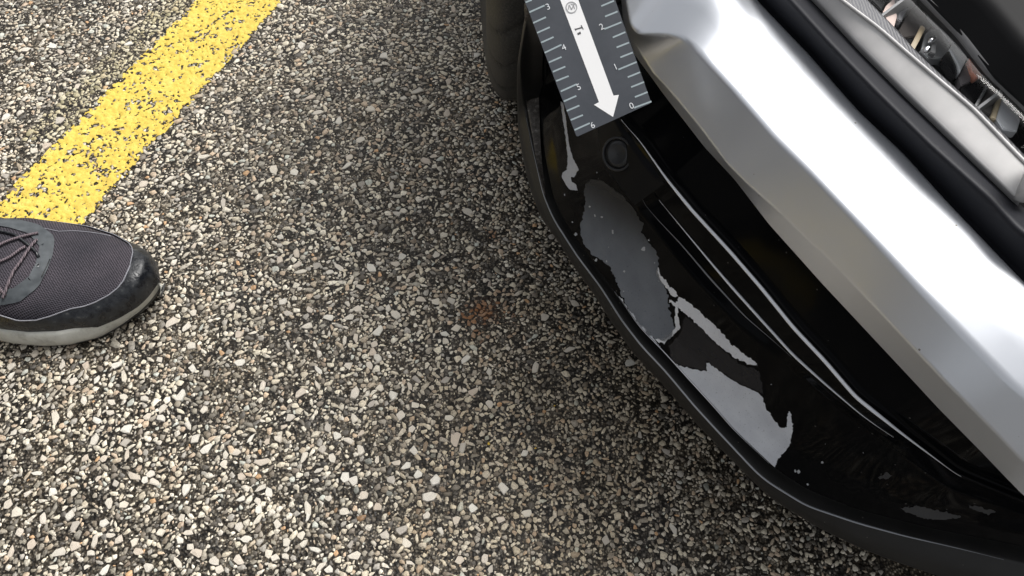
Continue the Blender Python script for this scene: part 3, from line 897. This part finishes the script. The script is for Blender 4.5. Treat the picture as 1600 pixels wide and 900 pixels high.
def facet(poly, colr, z, rough=.2, metal=0.0, name='reflector_facet', label=None):
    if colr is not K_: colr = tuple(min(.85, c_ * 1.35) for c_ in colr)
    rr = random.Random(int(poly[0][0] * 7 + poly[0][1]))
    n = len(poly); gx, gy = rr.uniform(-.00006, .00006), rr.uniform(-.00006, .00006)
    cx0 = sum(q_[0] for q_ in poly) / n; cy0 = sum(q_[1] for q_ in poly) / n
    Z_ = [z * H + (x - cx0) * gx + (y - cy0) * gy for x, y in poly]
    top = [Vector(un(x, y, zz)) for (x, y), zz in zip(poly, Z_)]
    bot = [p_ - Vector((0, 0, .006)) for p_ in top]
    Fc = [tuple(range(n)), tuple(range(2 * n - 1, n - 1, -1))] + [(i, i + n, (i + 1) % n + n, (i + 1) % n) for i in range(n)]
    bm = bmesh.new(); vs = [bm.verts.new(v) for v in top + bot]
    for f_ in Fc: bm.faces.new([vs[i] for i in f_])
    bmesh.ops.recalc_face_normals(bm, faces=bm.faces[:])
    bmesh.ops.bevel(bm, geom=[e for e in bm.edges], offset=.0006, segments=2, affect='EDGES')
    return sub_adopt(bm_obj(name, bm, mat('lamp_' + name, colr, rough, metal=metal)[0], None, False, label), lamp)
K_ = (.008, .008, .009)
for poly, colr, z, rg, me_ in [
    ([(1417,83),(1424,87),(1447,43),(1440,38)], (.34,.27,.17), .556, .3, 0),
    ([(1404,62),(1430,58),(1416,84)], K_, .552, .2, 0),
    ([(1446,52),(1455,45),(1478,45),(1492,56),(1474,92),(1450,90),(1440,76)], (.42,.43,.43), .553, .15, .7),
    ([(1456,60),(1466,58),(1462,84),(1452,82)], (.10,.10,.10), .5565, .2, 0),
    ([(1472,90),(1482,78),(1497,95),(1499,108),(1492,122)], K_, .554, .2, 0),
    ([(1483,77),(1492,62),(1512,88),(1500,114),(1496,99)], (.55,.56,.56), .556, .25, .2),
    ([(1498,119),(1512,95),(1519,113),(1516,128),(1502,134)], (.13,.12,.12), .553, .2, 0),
    ([(1514,91),(1522,82),(1535,87),(1547,102),(1541,116),(1526,121),(1518,112)], (.62,.25,.16), .557, .35, 0),  # reflection of fingers, put in as the facet's own salmon colour
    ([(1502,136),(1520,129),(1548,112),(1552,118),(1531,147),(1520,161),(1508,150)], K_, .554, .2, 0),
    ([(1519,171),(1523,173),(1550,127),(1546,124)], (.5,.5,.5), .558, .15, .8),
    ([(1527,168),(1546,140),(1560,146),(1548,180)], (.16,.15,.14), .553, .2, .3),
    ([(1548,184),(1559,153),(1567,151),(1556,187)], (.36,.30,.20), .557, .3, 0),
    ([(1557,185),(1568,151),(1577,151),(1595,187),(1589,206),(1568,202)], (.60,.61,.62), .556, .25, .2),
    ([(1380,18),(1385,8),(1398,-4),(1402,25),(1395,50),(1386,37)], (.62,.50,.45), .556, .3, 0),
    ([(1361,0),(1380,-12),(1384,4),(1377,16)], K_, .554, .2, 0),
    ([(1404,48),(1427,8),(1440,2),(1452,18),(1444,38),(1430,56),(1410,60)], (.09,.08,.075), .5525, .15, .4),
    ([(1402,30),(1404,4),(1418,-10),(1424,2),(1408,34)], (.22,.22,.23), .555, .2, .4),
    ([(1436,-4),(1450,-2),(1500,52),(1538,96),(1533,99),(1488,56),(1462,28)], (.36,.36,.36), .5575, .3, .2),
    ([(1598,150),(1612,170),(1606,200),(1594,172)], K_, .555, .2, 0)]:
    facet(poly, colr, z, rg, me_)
def blob(name, c_, rx, ry, rz, m, rot=0.0, flat=False):
    bm = bmesh.new(); bmesh.ops.create_icosphere(bm, subdivisions=3, radius=1)
    bmesh.ops.scale(bm, vec=(rx, ry, rz), verts=bm.verts); bmesh.ops.rotate(bm, cent=(0, 0, 0), matrix=Matrix.Rotation(rot, 3, 'Z'), verts=bm.verts)
    bmesh.ops.translate(bm, vec=c_, verts=bm.verts)
    return bm_obj(name, bm, m)
for (px, py, z, rr) in ((1446, 67, .5585, .0022), (1438, 83, .5585, .0020), (1554, 122, .5585, .0022), (1560, 132, .5585, .0022), (1568, 132, .5585, .0022)):
    sub_adopt(blob('bulb', cart(px, py, z, .006), rr * 1.6, rr, rr, CM['chrome'], .8), lamp)
# clear cover
gl_c = section([e1 + UP * .0005, e1 * .5 + e2 * .5 + UP * .0045 + so * .002, e2 * .90 + e1 * .10 + UP * .0012], [0, .02, 0])
sub_adopt(loft('clear_lens', [lampc(c_) for c_ in gl_c], CM['glass'], car), lamp)
for o in bpy.data.objects:
    if o.parent is lamp: o.matrix_parent_inverse = Matrix.Identity(4)

# underside and the parts of the body that close the car towards neighbouring views
ub = L0 - OUT * .10 - UP * .002
ub2 = np.array([ub[i] + (np.array([1.6, 1.9, .15]) - ub[i]) * .8 for i in range(len(ub))])
kk = qb > 640
loft('underbody', [ub[kk], (ub * .9 + ub2 * .1)[kk], ub2[kk]], CM['dark'], car)
fv = [(0.035, .62, .30), (0.05, .80, .33), (.05, 1.0, .38), (.05, 1.25, .42), (.05, 1.6, .42), (.05, 2.0, .30)]
V = []; Fc = []
for (x, y, z) in fv:
    V += [(x, y, z), (x - .01, y, max(z + .1, .47)), (x + .25, y, .56), (x + 1.0, y, .60)]
for i in range(len(fv) - 1):
    for j in range(3): Fc.append((i * 4 + j, i * 4 + j + 1, i * 4 + 5 + j, i * 4 + 4 + j))
V = [Vector(v) + Vector((.10 if v[1] < .7 else .05, .12, 0)) for v in V]
adopt(mesh_obj('fender', V, Fc, CM['gloss'], None), car)

# front wheel, turned outwards
def make_tyre():
    Rr, W = .315, .205
    nu, nv = 420, 60
    prof = []
    for j in range(nv + 1):
        t = -1 + 2 * j / nv
        a = abs(t)
        if a < .62: w_ = t / .62 * W * .40; r = Rr - .004 * (a / .62) ** 2
        else:
            s = (a - .62) / .38
            ang = s * math.pi * .5
            w_ = math.copysign(W * .40 + W * .11 * math.sin(ang * 1.2), t) if s < .8 else math.copysign(W * .5 - .01 * (s - .8) * 5, t)
            r = Rr - .004 - .085 * (1 - math.cos(ang))
        prof.append((w_, r))
    V = np.zeros((nu, nv + 1, 3))
    for i in range(nu):
        th = 2 * math.pi * i / nu
        for j, (w_, r) in enumerate(prof):
            t = -1 + 2 * j / nv
            dep = 0.0
            for gc in (-.36, 0, .36):
                if abs(t - gc) < .022: dep = .006
            ph = (th * 34 / (2 * math.pi) + 1.6 * abs(t) ** 1.5 * (1 if t > 0 else -1)) % 1.0
            if abs(t) > .36 and abs(t) < .86 and ph < .085: dep = max(dep, .0035)
            rr = r - dep
            V[i, j] = (w_, -rr * math.cos(th), -rr * math.sin(th))
    idx = np.arange(nu * (nv + 1)).reshape(nu, nv + 1)
    a = idx; b2 = np.roll(idx, -1, 0)
    Fc = np.stack([a[:, :-1], a[:, 1:], b2[:, 1:], b2[:, :-1]], -1).reshape(-1, 4)
    return V.reshape(-1, 3), Fc.copy()
V, Fc = make_tyre()
steer = math.radians(-4)
wc = np.array([.060, .903, .313])
Rm = np.array([[math.cos(steer), -math.sin(-steer) * -1, 0], [0, 0, 0], [0, 0, 1]])
cs_, sn_ = math.cos(-steer), math.sin(-steer)
Rm = np.array([[cs_, -sn_, 0], [sn_, cs_, 0], [0, 0, 1]])
tyre = adopt(mesh_obj('tyre', V @ Rm.T + wc, Fc, CM['rubber'], None, True, 'black front tyre turned slightly outwards'), car)
bm = bmesh.new()
bmesh.ops.create_cone(bm, cap_ends=True, segments=48, radius1=.225, radius2=.225, depth=.16)
bmesh.ops.rotate(bm, cent=(0, 0, 0), matrix=Matrix.Rotation(math.pi / 2, 3, 'Y'), verts=bm.verts)
bmesh.ops.rotate(bm, cent=(0, 0, 0), matrix=Matrix.Rotation(-steer, 3, 'Z'), verts=bm.verts)
bmesh.ops.translate(bm, vec=wc, verts=bm.verts)
rimo = bm_obj('rim', bm, CM['bezel'], None, False); rimo.parent = tyre; rimo.matrix_parent_inverse = Matrix.Identity(4)

# ------------------------------------------------------------------ ruler lying over the bumper
RD = 0.545
cam_r = np.array([1, 0, 0]); cam_u = np.array([0, CT, ST]); cam_f = np.array([0, ST, -CT])
def rp(x, y, lift=0.0):
    return np.array([0, 0, H]) + (RD - lift) * ((x - 800) / FPX * cam_r + (450 - y) / FPX * cam_u + cam_f)
def z_(x, y): return (820 + x / 4.185, y / 4.185)
RLOC = Vector(rp(958, 186))
m_r, t_r, b_r = mat('ruler_black', (0.040, 0.046, 0.058), 0.38, spec=0.5)
t_r.links.new(ramp(t_r, noise(t_r, 30, 5, .7), [(0.35, (0.034, 0.040, 0.050)), (0.7, (0.052, 0.058, 0.070))]), b_r.inputs['Base Color'])
m_w, t_w, b_w = mat('ruler_white', (0.80, 0.80, 0.80), 0.45)
m_t, _, _ = mat('ruler_tick', (0.30, 0.36, 0.38), 0.5)
m_d, _, _ = mat('ruler_digit', (0.62, 0.64, 0.66), 0.5)
m_k, _, _ = mat('ruler_ink', (0.07, 0.07, 0.075), 0.5)
m_g, _, _ = mat('ruler_emblem', (0.35, 0.35, 0.36), 0.4)
def plate(name, poly, m, parent, lo, hi, label=None):
    n = len(poly)
    V = [rp(x, y, hi) for x, y in poly] + [rp(x, y, lo) for x, y in poly]
    Fc = [tuple(range(n)), tuple(range(2 * n - 1, n - 1, -1))] + [(i, i + n, (i + 1) % n + n, (i + 1) % n) for i in range(n)]
    bm = bmesh.new(); vs = [bm.verts.new(v) for v in V]
    for f_ in Fc: bm.faces.new([vs[i] for i in f_])
    bmesh.ops.recalc_face_normals(bm, faces=bm.faces[:])
    o = bm_obj(name, bm, m, None, False, label)
    if parent is not None: adopt(o, parent)
    return o
ruler = empty('damage_ruler', 'black pocket ruler with a white arrow and numbers laid against the bumper', 'ruler', RLOC)
dl = np.array([-81, -212.0]); dl /= np.linalg.norm(dl)
tl_ = (900.5 + dl[0] * 520, 212.5 + dl[1] * 520); tr_ = (1017 - 55.5 / 158.5 * (212.5 - tl_[1]) , tl_[1] - 53)
plate('ruler_body', [(900.5, 212.5), (903, 213), (1015, 162), (1017, 159), tr_, tl_], m_r, ruler, -.0012, 0)
arrow = [z_(485, 668), z_(452, 685), z_(577, 765), z_(615, 620), z_(580, 625)]
k1 = (580 - 350) / 625.; k2 = (485 - 232) / 668.
arrow += [z_(350 - k1 * 700, -700), z_(232 - k2 * 700, -700)]
plate('white_arrow', arrow, m_w, ruler, 0, .00022)
ticks = [((5,15),(45,0)),((30,80),(130,35)),((55,150),(138,112)),((80,215),(163,178)),((108,278),(188,242)),((130,345),(240,292)),((158,408),(240,372)),((183,470),(265,435)),((205,530),(287,497)),((235,598),(340,550)),((255,663),(337,627)),((275,725),(357,690)),((300,785),(380,752)),((325,850),(425,805)),
         ((500,40),(583,5)),((525,108),(607,75)),((520,190),(632,145)),((575,245),(657,210)),((600,310),(682,278)),((625,375),(706,343)),((612,455),(732,405)),((673,505),(754,472)),((695,570),(780,536)),((720,635),(803,602)),((715,705),(828,663))]
for k in range(1, 7):
    ticks.append(((5 - 26 * k, 15 - 66 * k), (85 - 26 * k + (25 if k % 4 == 3 else 0), -20 - 66 * k)))
    ticks.append(((500 - 25 * k - (28 if k % 4 == 2 else 0), 40 - 66 * k), (583 - 23.5 * k, 5 - 66 * k)))
for (a, b2) in ticks:
    a, b2 = np.array(z_(*a)), np.array(z_(*b2)); d = b2 - a; d /= np.linalg.norm(d); nn = np.array([-d[1], d[0]]) * 1.25
    plate('tick_mark', [tuple(a + nn), tuple(b2 + nn), tuple(b2 - nn), tuple(a - nn)], m_t, ruler, 0, .00016)
txt_rot = math.radians(24)
def text(ch, cx, cy, hpx, m, name, rot=txt_rot, thick=.0):
    fd = bpy.data.curves.new(name, 'FONT'); fd.body = ch; fd.size = hpx / FPX * RD * 1.38; fd.align_x = 'CENTER'; fd.align_y = 'CENTER'; fd.extrude = .00008; fd.offset = thick
    fd.materials.append(m)
    o = bpy.data.objects.new(name, fd); COL.objects.link(o)
    x, y = z_(cx, cy)
    M = Matrix(((1, 0, 0), (0, CT, -ST), (0, ST, CT))).to_4x4()
    o.matrix_world = Matrix.Translation(Vector(rp(x, y, .0003))) @ M @ Matrix.Rotation(rot, 4, 'Z')
    bpy.context.view_layer.update()
    dg = bpy.context.evaluated_depsgraph_get()
    me = bpy.data.meshes.new_from_object(o.evaluated_get(dg)); mw = o.matrix_world.copy()
    bpy.data.objects.remove(o)
    me.transform(mw); me.name = name
    if not me.materials: me.materials.append(m)
    o2 = bpy.data.objects.new(name, me); COL.objects.link(o2); adopt(o2, ruler)
    return o2
for ch, cx, cy in (('3', 152, 45), ('4', 256, 312), ('5', 353, 570), ('6', 444, 820), ('2', 503, 176), ('1', 594, 438), ('0', 699, 693)):
    text(ch, cx, cy, 10.0, m_d, 'number')
# emblem and small mark on the white bar
def ring(cx, cy, r0, r1, m, name):
    n = 40; x0, y0 = z_(cx, cy)
    V = [rp(x0 + r * math.cos(2 * math.pi * k / n), y0 + r * math.sin(2 * math.pi * k / n), .0005) for r in (r0, r1) for k in range(n)]
    V += [rp(x0 + r * math.cos(2 * math.pi * k / n), y0 + r * math.sin(2 * math.pi * k / n), .0002) for r in (r0, r1) for k in range(n)]
    Fc = []
    for k in range(n):
        k2 = (k + 1) % n
        Fc += [(k, k2, n + k2, n + k), (n + k, n + k2, 3 * n + k2, 3 * n + k), (2 * n + k, 2 * n + k2, k2, k)]
    return adopt(mesh_obj(name, V, Fc, m, None, False), ruler)
ring(305, 48, 7.6, 9.2, m_g, 'emblem_ring')
def stroke(p, w_, m, name):
    V, Fc = [], []
    for i in range(len(p) - 1):
        a, b2 = np.array(z_(*p[i])), np.array(z_(*p[i + 1])); d = b2 - a; d /= np.linalg.norm(d); nn = np.array([-d[1], d[0]]) * w_ / 2
        s = len(V); V += [rp(*(a + nn), .00045), rp(*(b2 + nn), .00045), rp(*(b2 - nn), .00045), rp(*(a - nn), .00045)]
        V += [rp(*(a + nn), .0002), rp(*(b2 + nn), .0002), rp(*(b2 - nn), .0002), rp(*(a - nn), .0002)]
        Fc += [(s, s + 1, s + 2, s + 3), (s, s + 4, s + 5, s + 1), (s + 1, s + 5, s + 6, s + 2), (s + 2, s + 6, s + 7, s + 3), (s + 3, s + 7, s + 4, s)]
    return adopt(mesh_obj(name, V, Fc, m, None, False), ruler)
stroke([(284, 62), (290, 32), (306, 62), (318, 34), (326, 58)], 1.5, m_g, 'emblem_letter')
stroke([(300, 28), (325, 30)], 1.2, m_g, 'emblem_letter')
stroke([(330, 192), (378, 178)], 1.9, m_k, 'printed_mark'); stroke([(368, 164), (383, 192)], 1.3, m_k, 'printed_mark'); stroke([(328, 186), (334, 200)], 1.2, m_k, 'printed_mark')
stroke([(345, 222), (366, 214)], 3.0, m_k, 'printed_mark'); stroke([(352, 226), (362, 206)], 1.2, m_k, 'printed_mark')

# ------------------------------------------------------------------ person wearing the shoe
person = empty('person', 'left foot of a person in a dark grey mesh running shoe by the yellow line', 'person', (-0.66, 0.47, 0))
def shoe_mats():
    D = {}
    m, t, b = mat('knit_mesh', (0.07, 0.065, 0.08), 0.75, spec=0.2)
    oc = obj_coord(t)
    mp = nd(t, 'ShaderNodeMapping'); mp.inputs['Rotation'].default_value = (0, 0, math.radians(-28)); mp.inputs['Scale'].default_value = (1, 1.5, 1.0)
    t.links.new(oc, mp.inputs['Vector'])
    v = nd(t, 'ShaderNodeTexVoronoi', voronoi_dimensions='2D', Scale=400.0, Randomness=0.12); t.links.new(mp.outputs[0], v.inputs['Vector'])
    n1 = noise(t, 14, 4, .6)
    thread = ramp(t, n1, [(0.35, (0.060, 0.057, 0.070)), (0.65, (0.115, 0.100, 0.118))])
    c = mixc(t, ramp(t, v.outputs['Distance'], [(0.28, (0, 0, 0)), (0.5, (1, 1, 1))]), (0.014, 0.013, 0.016), thread)
    t.links.new(c, b.inputs['Base Color']); bump(t, b, v.outputs['Distance'], 0.9, 0.0008)
    D['mesh'] = m
    m, t, b = mat('toe_rubber', (0.014, 0.015, 0.018), 0.33)
    n1 = noise(t, 120, 4, .65)
    t.links.new(ramp(t, n1, [(0.42, (0.008, 0.009, 0.012)), (0.62, (0.024, 0.027, 0.031)), (0.76, (0.13, 0.127, 0.12))]), b.inputs['Base Color'])
    t.links.new(ramp(t, n1, [(0.35, (0.18,) * 3), (0.7, (0.55,) * 3)]), b.inputs['Roughness'])
    bump(t, b, n1, 0.5, 0.002)
    D['rubber'] = m
    m, t, b = mat('midsole_foam', (0.42, 0.42, 0.38), 0.6)
    n1 = noise(t, 40, 5, .7)
    t.links.new(ramp(t, n1, [(0.3, (0.30, 0.29, 0.25)), (0.5, (0.56, 0.56, 0.51)), (0.8, (0.70, 0.70, 0.65))]), b.inputs['Base Color'])
    bump(t, b, noise(t, 600, 2), 0.3, 0.0005)
    D['foam'] = m
    D['outsole'] = mat('outsole_rubber', (0.06, 0.06, 0.058), 0.6)[0]
    D['stitch'] = mat('stitch_thread', (0.26, 0.26, 0.29), 0.6)[0]
    m, t, b = mat('eyestay_film', (0.10, 0.115, 0.125), 0.3)
    t.links.new(ramp(t, noise(t, 90, 3), [(0.3, (0.045, 0.052, 0.058)), (0.7, (0.095, 0.106, 0.114))]), b.inputs['Base Color'])
    D['film'] = m
    m, t, b = mat('shoe_lace', (0.10, 0.075, 0.085), 0.8)
    wv = nd(t, 'ShaderNodeTexWave', Scale=260.0, Distortion=2.0); t.links.new(obj_coord(t), wv.inputs['Vector'])
    t.links.new(ramp(t, wv.outputs['Fac'], [(0.55, (0.055, 0.042, 0.05)), (0.9, (0.30, 0.24, 0.26))]), b.inputs['Base Color'])
    D['lace'] = m
    D['cloth'] = mat('trouser_cloth', (0.018, 0.02, 0.026), 0.85)[0]
    D['jacket'] = mat('jacket_cloth', (0.02, 0.021, 0.024), 0.8)[0]
    D['skin'] = mat('skin', (0.46, 0.27, 0.19), 0.5)[0]
    return D
SM = shoe_mats()
# plan of the sole in world x: near (medial) and far (lateral) edges
sx_ = np.array([-.705, -.695, -.67, -.63, -.59, -.55, -.52, -.49, -.46, -.435, -.418, -.407, -.401])
yn_ = np.array([.462, .444, .430, .419, .404, .394, .391, .3925, .400, .4145, .428, .443, .459])
yf_ = np.array([.472, .492, .506, .515, .526, .536, .535, .530, .5195, .505, .4925, .479, .463])
ht_ = np.array([.085, .088, .090, .092, .094, .082, .073, .066, .060, .054, .049, .044, .040])
def dens(a, x): 
    # smooth interpolation
    xs = np.linspace(sx_[0], sx_[-1], 400); ys = np.interp(xs, sx_, a)
    k = np.hanning(15); k /= k.sum()
    pad = np.concatenate([2 * ys[0] - ys[7:0:-1], ys, 2 * ys[-1] - ys[-2:-9:-1]])
    return np.interp(x, xs, np.convolve(pad, k, 'valid'))
def xline(n=110):
    t = np.linspace(0, 1, n + 60); t = .5 - .5 * np.cos(np.pi * (t * .93 + .035)); 
    t = (t - t[0]) / (t[-1] - t[0])
    return sx_[0] + (sx_[-1] - sx_[0]) * t
XS = xline()
YN, YF, HT = dens(yn_, XS), dens(yf_, XS), dens(ht_, XS)
# closed ends: narrow elliptically
def endn(x):
    a = np.clip((x - sx_[0]) / .012, 0, 1); b2 = np.clip((sx_[-1] - x) / .012, 0, 1)
    return np.sqrt(1 - (1 - a) ** 2) * np.sqrt(1 - (1 - b2) ** 2)
EN = endn(XS)
CY = (YN + YF) / 2; HW = (YF - YN) / 2 * (0.12 + .88 * EN)
toe_spring = .012 * ss(-.46, -.401, XS)
sole_h = .031 + .010 * (1 - ss(-.70, -.5, XS)) - .003 * ss(-.45, -.40, XS)
TOEI = ss(-.50, -.405, XS)
def sole_ring(off, z):
    off = off - .0045 * TOEI
    return np.concatenate([np.stack([XS, CY - (HW + off), z], 1), np.stack([XS, CY + (HW + off), z], 1)[::-1]])
def ringloft(name, rings, m, parent, capb=False, capt=False, label=None):
    n = len(rings[0]); V = np.concatenate(rings); Fc = []
    for i in range(len(rings) - 1):
        for k in range(n):
            k2 = (k + 1) % n; Fc.append((i * n + k, i * n + k2, (i + 1) * n + k2, (i + 1) * n + k))
    if capb or capt:
        h = n // 2
        for base, on in ((0, capb), ((len(rings) - 1) * n, capt)):
            if on:
                for k in range(h - 1): Fc.append((base + k, base + k + 1, base + n - 2 - k, base + n - 1 - k))
    return mesh_obj(name, V, Fc, m, parent, True, label)
shoe_rings = []
# upper: dome sections
def upper_pt(i, a, lift=0.0):
    """a from 0 (near edge) to 1 (far edge) across the upper at station i"""
    x, cy, hw, ht, sh_ = XS[i] + .004 * TOEI[i], CY[i], HW[i] - .0035 + .0035 * TOEI[i], HT[i] + toe_spring[i] * .7, sole_h[i] + toe_spring[i] - .004 - .008 * TOEI[i]
    ang = math.pi * a
    e = .72
    cx_ = -math.copysign(abs(math.cos(ang)) ** e, math.cos(ang)); sz = abs(math.sin(ang)) ** .80
    ht2 = sh_ + (ht - sh_) * (.30 + .70 * EN[i])
    return np.array([x, cy + cx_ * (hw + lift), sh_ + (ht2 - sh_) * sz + lift * sz])
M_ = 46
def upper_grid(a0, a1, i0, i1, lift, m=M_):
    G = []
    for i in range(i0, i1):
        for j in range(m): G.append(upper_pt(i, a0(i) + (a1(i) - a0(i)) * j / (m - 1), lift))
    return np.array(G), grid_faces(i1 - i0, m)
nX = len(XS)
loc = Vector(person.location)
def padopt(o, par=person):
    return adopt(o, par)
V, Fc = upper_grid(lambda i: 0, lambda i: 1, 0, nX, 0)
shoe = padopt(mesh_obj('running_shoe', V, Fc[:, ::-1].copy(), SM['mesh'], None, True, 'dark grey mesh running shoe with a black toe guard and pale grey sole'))
def sa(o): o.parent = shoe; o.matrix_parent_inverse = Matrix.Identity(4); return o
zb = np.maximum(toe_spring - .0 , 0) * .75
r_ = [sole_ring(-.004, zb + .002), sole_ring(.001, zb + .005), sole_ring(.0035, zb + .010), sole_ring(.0035, zb * 1.1 + .0145)]
full = lambda a: np.concatenate([a, a[::-1]])
def sring(off, z): return sole_ring(off, z)
r_ = [sring(-.004, zb + .002), sring(.0008, zb + .0045), sring(.0020, zb + .0085), sring(.0030, zb + .0092), sring(.0040, zb + .018), sring(.0022, sole_h + toe_spring - .004), sring(-.0005, sole_h + toe_spring), sring(-.006, sole_h + toe_spring + .001)]
sa(ringloft('midsole', r_, SM['foam'], None, True, True, 'pale grey scuffed foam sole'))
r_ = [sring(-.006, zb * .9 - .0005), sring(-.001, zb * .9 + .0005), sring(.0006, zb + .004)]
sa(ringloft('outsole', r_, SM['outsole'], None, True))
# black toe guard round the front and along the near side
def guard_top(x):   # how far up the near side the guard climbs, as a
    return float(np.interp(x, [-.60, -.56, -.545, -.525, -.505, -.49, -.47, -.45, -.437, -.429, -.4245, -.422, -.401], [.10, .125, .15, .12, .13, .17, .225, .25, .285, .33, .39, .5, .5]))
def guard_top_far(x):
    return float(np.interp(x, [-.60, -.52, -.47, -.45, -.437, -.429, -.4245, -.422, -.401], [.06, .07, .11, .16, .22, .29, .37, .5, .5]))
i_a = int(np.argmin(abs(XS + .62)))
V, Fc = upper_grid(lambda i: 0, lambda i: guard_top(XS[i]), i_a, nX, .0016, 24)
sa(mesh_obj('toe_guard', V, Fc[:, ::-1].copy(), SM['rubber'], None, True, 'black rubber toe guard, wet and scuffed'))
V, Fc = upper_grid(lambda i: 1 - guard_top_far(XS[i]), lambda i: 1, i_a, nX, .0016, 20)
sa(mesh_obj('toe_guard', V, Fc[:, ::-1].copy(), SM['rubber'], None, True))
st = [Vector(upper_pt(i, guard_top(XS[i]) + .004, .0018)) for i in range(i_a, int(np.argmin(abs(XS + .4225))) + 1)]
V, Fc = tube(st, .00075, 6); sa(mesh_obj('piping', V, Fc, SM['stitch'], None))
st = [Vector(upper_pt(i, 1 - guard_top_far(XS[i]) - .004, .0018)) for i in range(i_a, int(np.argmin(abs(XS + .4225))) + 1)]
V, Fc = tube(st, .0006, 6); sa(mesh_obj('piping', V, Fc, SM['stitch'], None))
def ia(x): return int(np.argmin(abs(XS - x)))
def uptube(pts, r, m, name, lift=.0016):
    P = []
    for k in range(len(pts) - 1):
        for s in np.linspace(0, 1, 9)[:-1]:
            x = pts[k][0] * (1 - s) + pts[k + 1][0] * s; a = pts[k][1] * (1 - s) + pts[k + 1][1] * s
            i = np.interp(x, XS, np.arange(nX)); i0 = int(i); fr = i - i0
            P.append(Vector(upper_pt(i0, a, lift) * (1 - fr) + upper_pt(min(i0 + 1, nX - 1), a, lift) * fr))
    V, Fc = tube(P, r, 6); return sa(mesh_obj(name, V, Fc, m, None))
uptube([(-.535, .66), (-.505, .66), (-.478, .74), (-.455, .80)], .0005, SM['stitch'], 'stitching', .0006)
# eyestay: rounded band at the throat
def film_patch(pts, name, lift=.0014, wd=.10):
    V, n = [], 0
    for k in range(len(pts) - 1):
        for s in np.linspace(0, 1, 9)[:-1 if k < len(pts) - 2 else None]:
            x = pts[k][0] * (1 - s) + pts[k + 1][0] * s; a = pts[k][1] * (1 - s) + pts[k + 1][1] * s
            dx, da = pts[k + 1][0] - pts[k][0], (pts[k + 1][1] - pts[k][1]) * .14
            L = math.hypot(dx, da); nx_, na_ = -da / L, dx / L
            for w_ in np.linspace(-1, 1, 7):
                xx = x + nx_ * w_ * wd * .5; aa = a + na_ * w_ * wd * .5 / .14
                i = np.interp(xx, XS, np.arange(nX)); i0 = int(i); fr = i - i0
                V.append(upper_pt(i0, aa, lift) * (1 - fr) + upper_pt(min(i0 + 1, nX - 1), aa, lift) * fr)
            n += 1
    return sa(mesh_obj(name, V, grid_faces(n, 7), SM['film'], None, True))
film_patch([(-.66, .17), (-.60, .19), (-.550, .24), (-.522, .31), (-.508, .40), (-.505, .49), (-.510, .57), (-.53, .64), (-.58, .68), (-.66, .70)], 'eyestay', .0014, .013)
film_patch([(-.575, .80), (-.60, .83), (-.64, .85), (-.68, .86)], 'side_overlay', .0013, .013)
# laces
for P_ in ([(-0.521, .60), (-0.546, .52), (-0.576, .42), (-0.616, .32)], [(-0.519, .56), (-0.528, .44), (-0.531, .33), (-0.534, .27)], [(-0.526, .52), (-0.551, .44), (-0.541, .36), (-0.536, .28)],
           [(-0.531, .30), (-0.561, .46), (-0.576, .62)], [(-0.576, .28), (-0.601, .45), (-0.616, .62)], [(-0.576, .62), (-0.606, .48), (-0.636, .30)]):
    uptube(P_, [.0015] * (8 * (len(P_) - 1)), SM['lace'], 'lace', .0030)
uptube([(-0.511, .50), (-0.541, .565), (-0.596, .60), (-0.636, .60)], .0016, SM['rubber'], 'lace_loop', .0022)
uptube([(-.500, .50), (-.502, .42)], .0006, SM['rubber'], 'stitching', .0018)

# body of the person, crouching outside the frame and leaning towards the car
def body():
    J = [(-.90, .38, .52), (-.89, .36, .72), (-.84, .33, .92), (-.79, .31, 1.06), (-.76, .30, 1.12), (-.72, .30, 1.22),
         (-.78, .46, .50), (-.60, .51, .50), (-.665, .475, .13), (-.67, .475, .07),
         (-.84, .28, .48), (-.66, .18, .46), (-.90, .17, .12), (-.90, .16, .05), (-.78, .14, .03),
         (-.78, .48, .93), (-.76, .54, .70), (-.63, .53, .58), (-.57, .52, .56),
         (-.78, .14, .93), (-.76, .08, .70), (-.68, .16, .56), (-.62, .19, .53)]
    E = [(0, 1), (1, 2), (2, 3), (3, 4), (4, 5), (0, 6), (6, 7), (7, 8), (8, 9), (0, 10), (10, 11), (11, 12), (12, 13), (13, 14), (2, 15), (15, 16), (16, 17), (17, 18), (2, 19), (19, 20), (20, 21), (21, 22)]
    Rr = [.15, .14, .15, .08, .055, .095, .10, .068, .052, .045, .10, .068, .05, .045, .035, .065, .05, .036, .025, .065, .05, .036, .025]
    me = bpy.data.meshes.new('body'); me.from_pydata(J, E, [])
    o = bpy.data.objects.new('body', me); COL.objects.link(o)
    md = o.modifiers.new('skin', 'SKIN'); sb = o.modifiers.new('sub', 'SUBSURF'); sb.levels = sb.render_levels = 1
    for i, r in enumerate(Rr): me.skin_vertices[0].data[i].radius = (r, r)
    me.skin_vertices[0].data[0].use_root = True
    dg = bpy.context.evaluated_depsgraph_get()
    me2 = bpy.data.meshes.new_from_object(o.evaluated_get(dg)); bpy.data.objects.remove(o)
    me2.name = 'body'; me2.materials.clear(); me2.materials.append(SM['cloth']); me2.materials.append(SM['skin'])
    for p in me2.polygons:
        c_ = p.center; p.use_smooth = True
        p.material_index = 1 if (c_.z > 1.09) or (c_.x > -.61 and c_.z > .52) else 0
    o = bpy.data.objects.new('body', me2); COL.objects.link(o); adopt(o, person)
    return o
body()
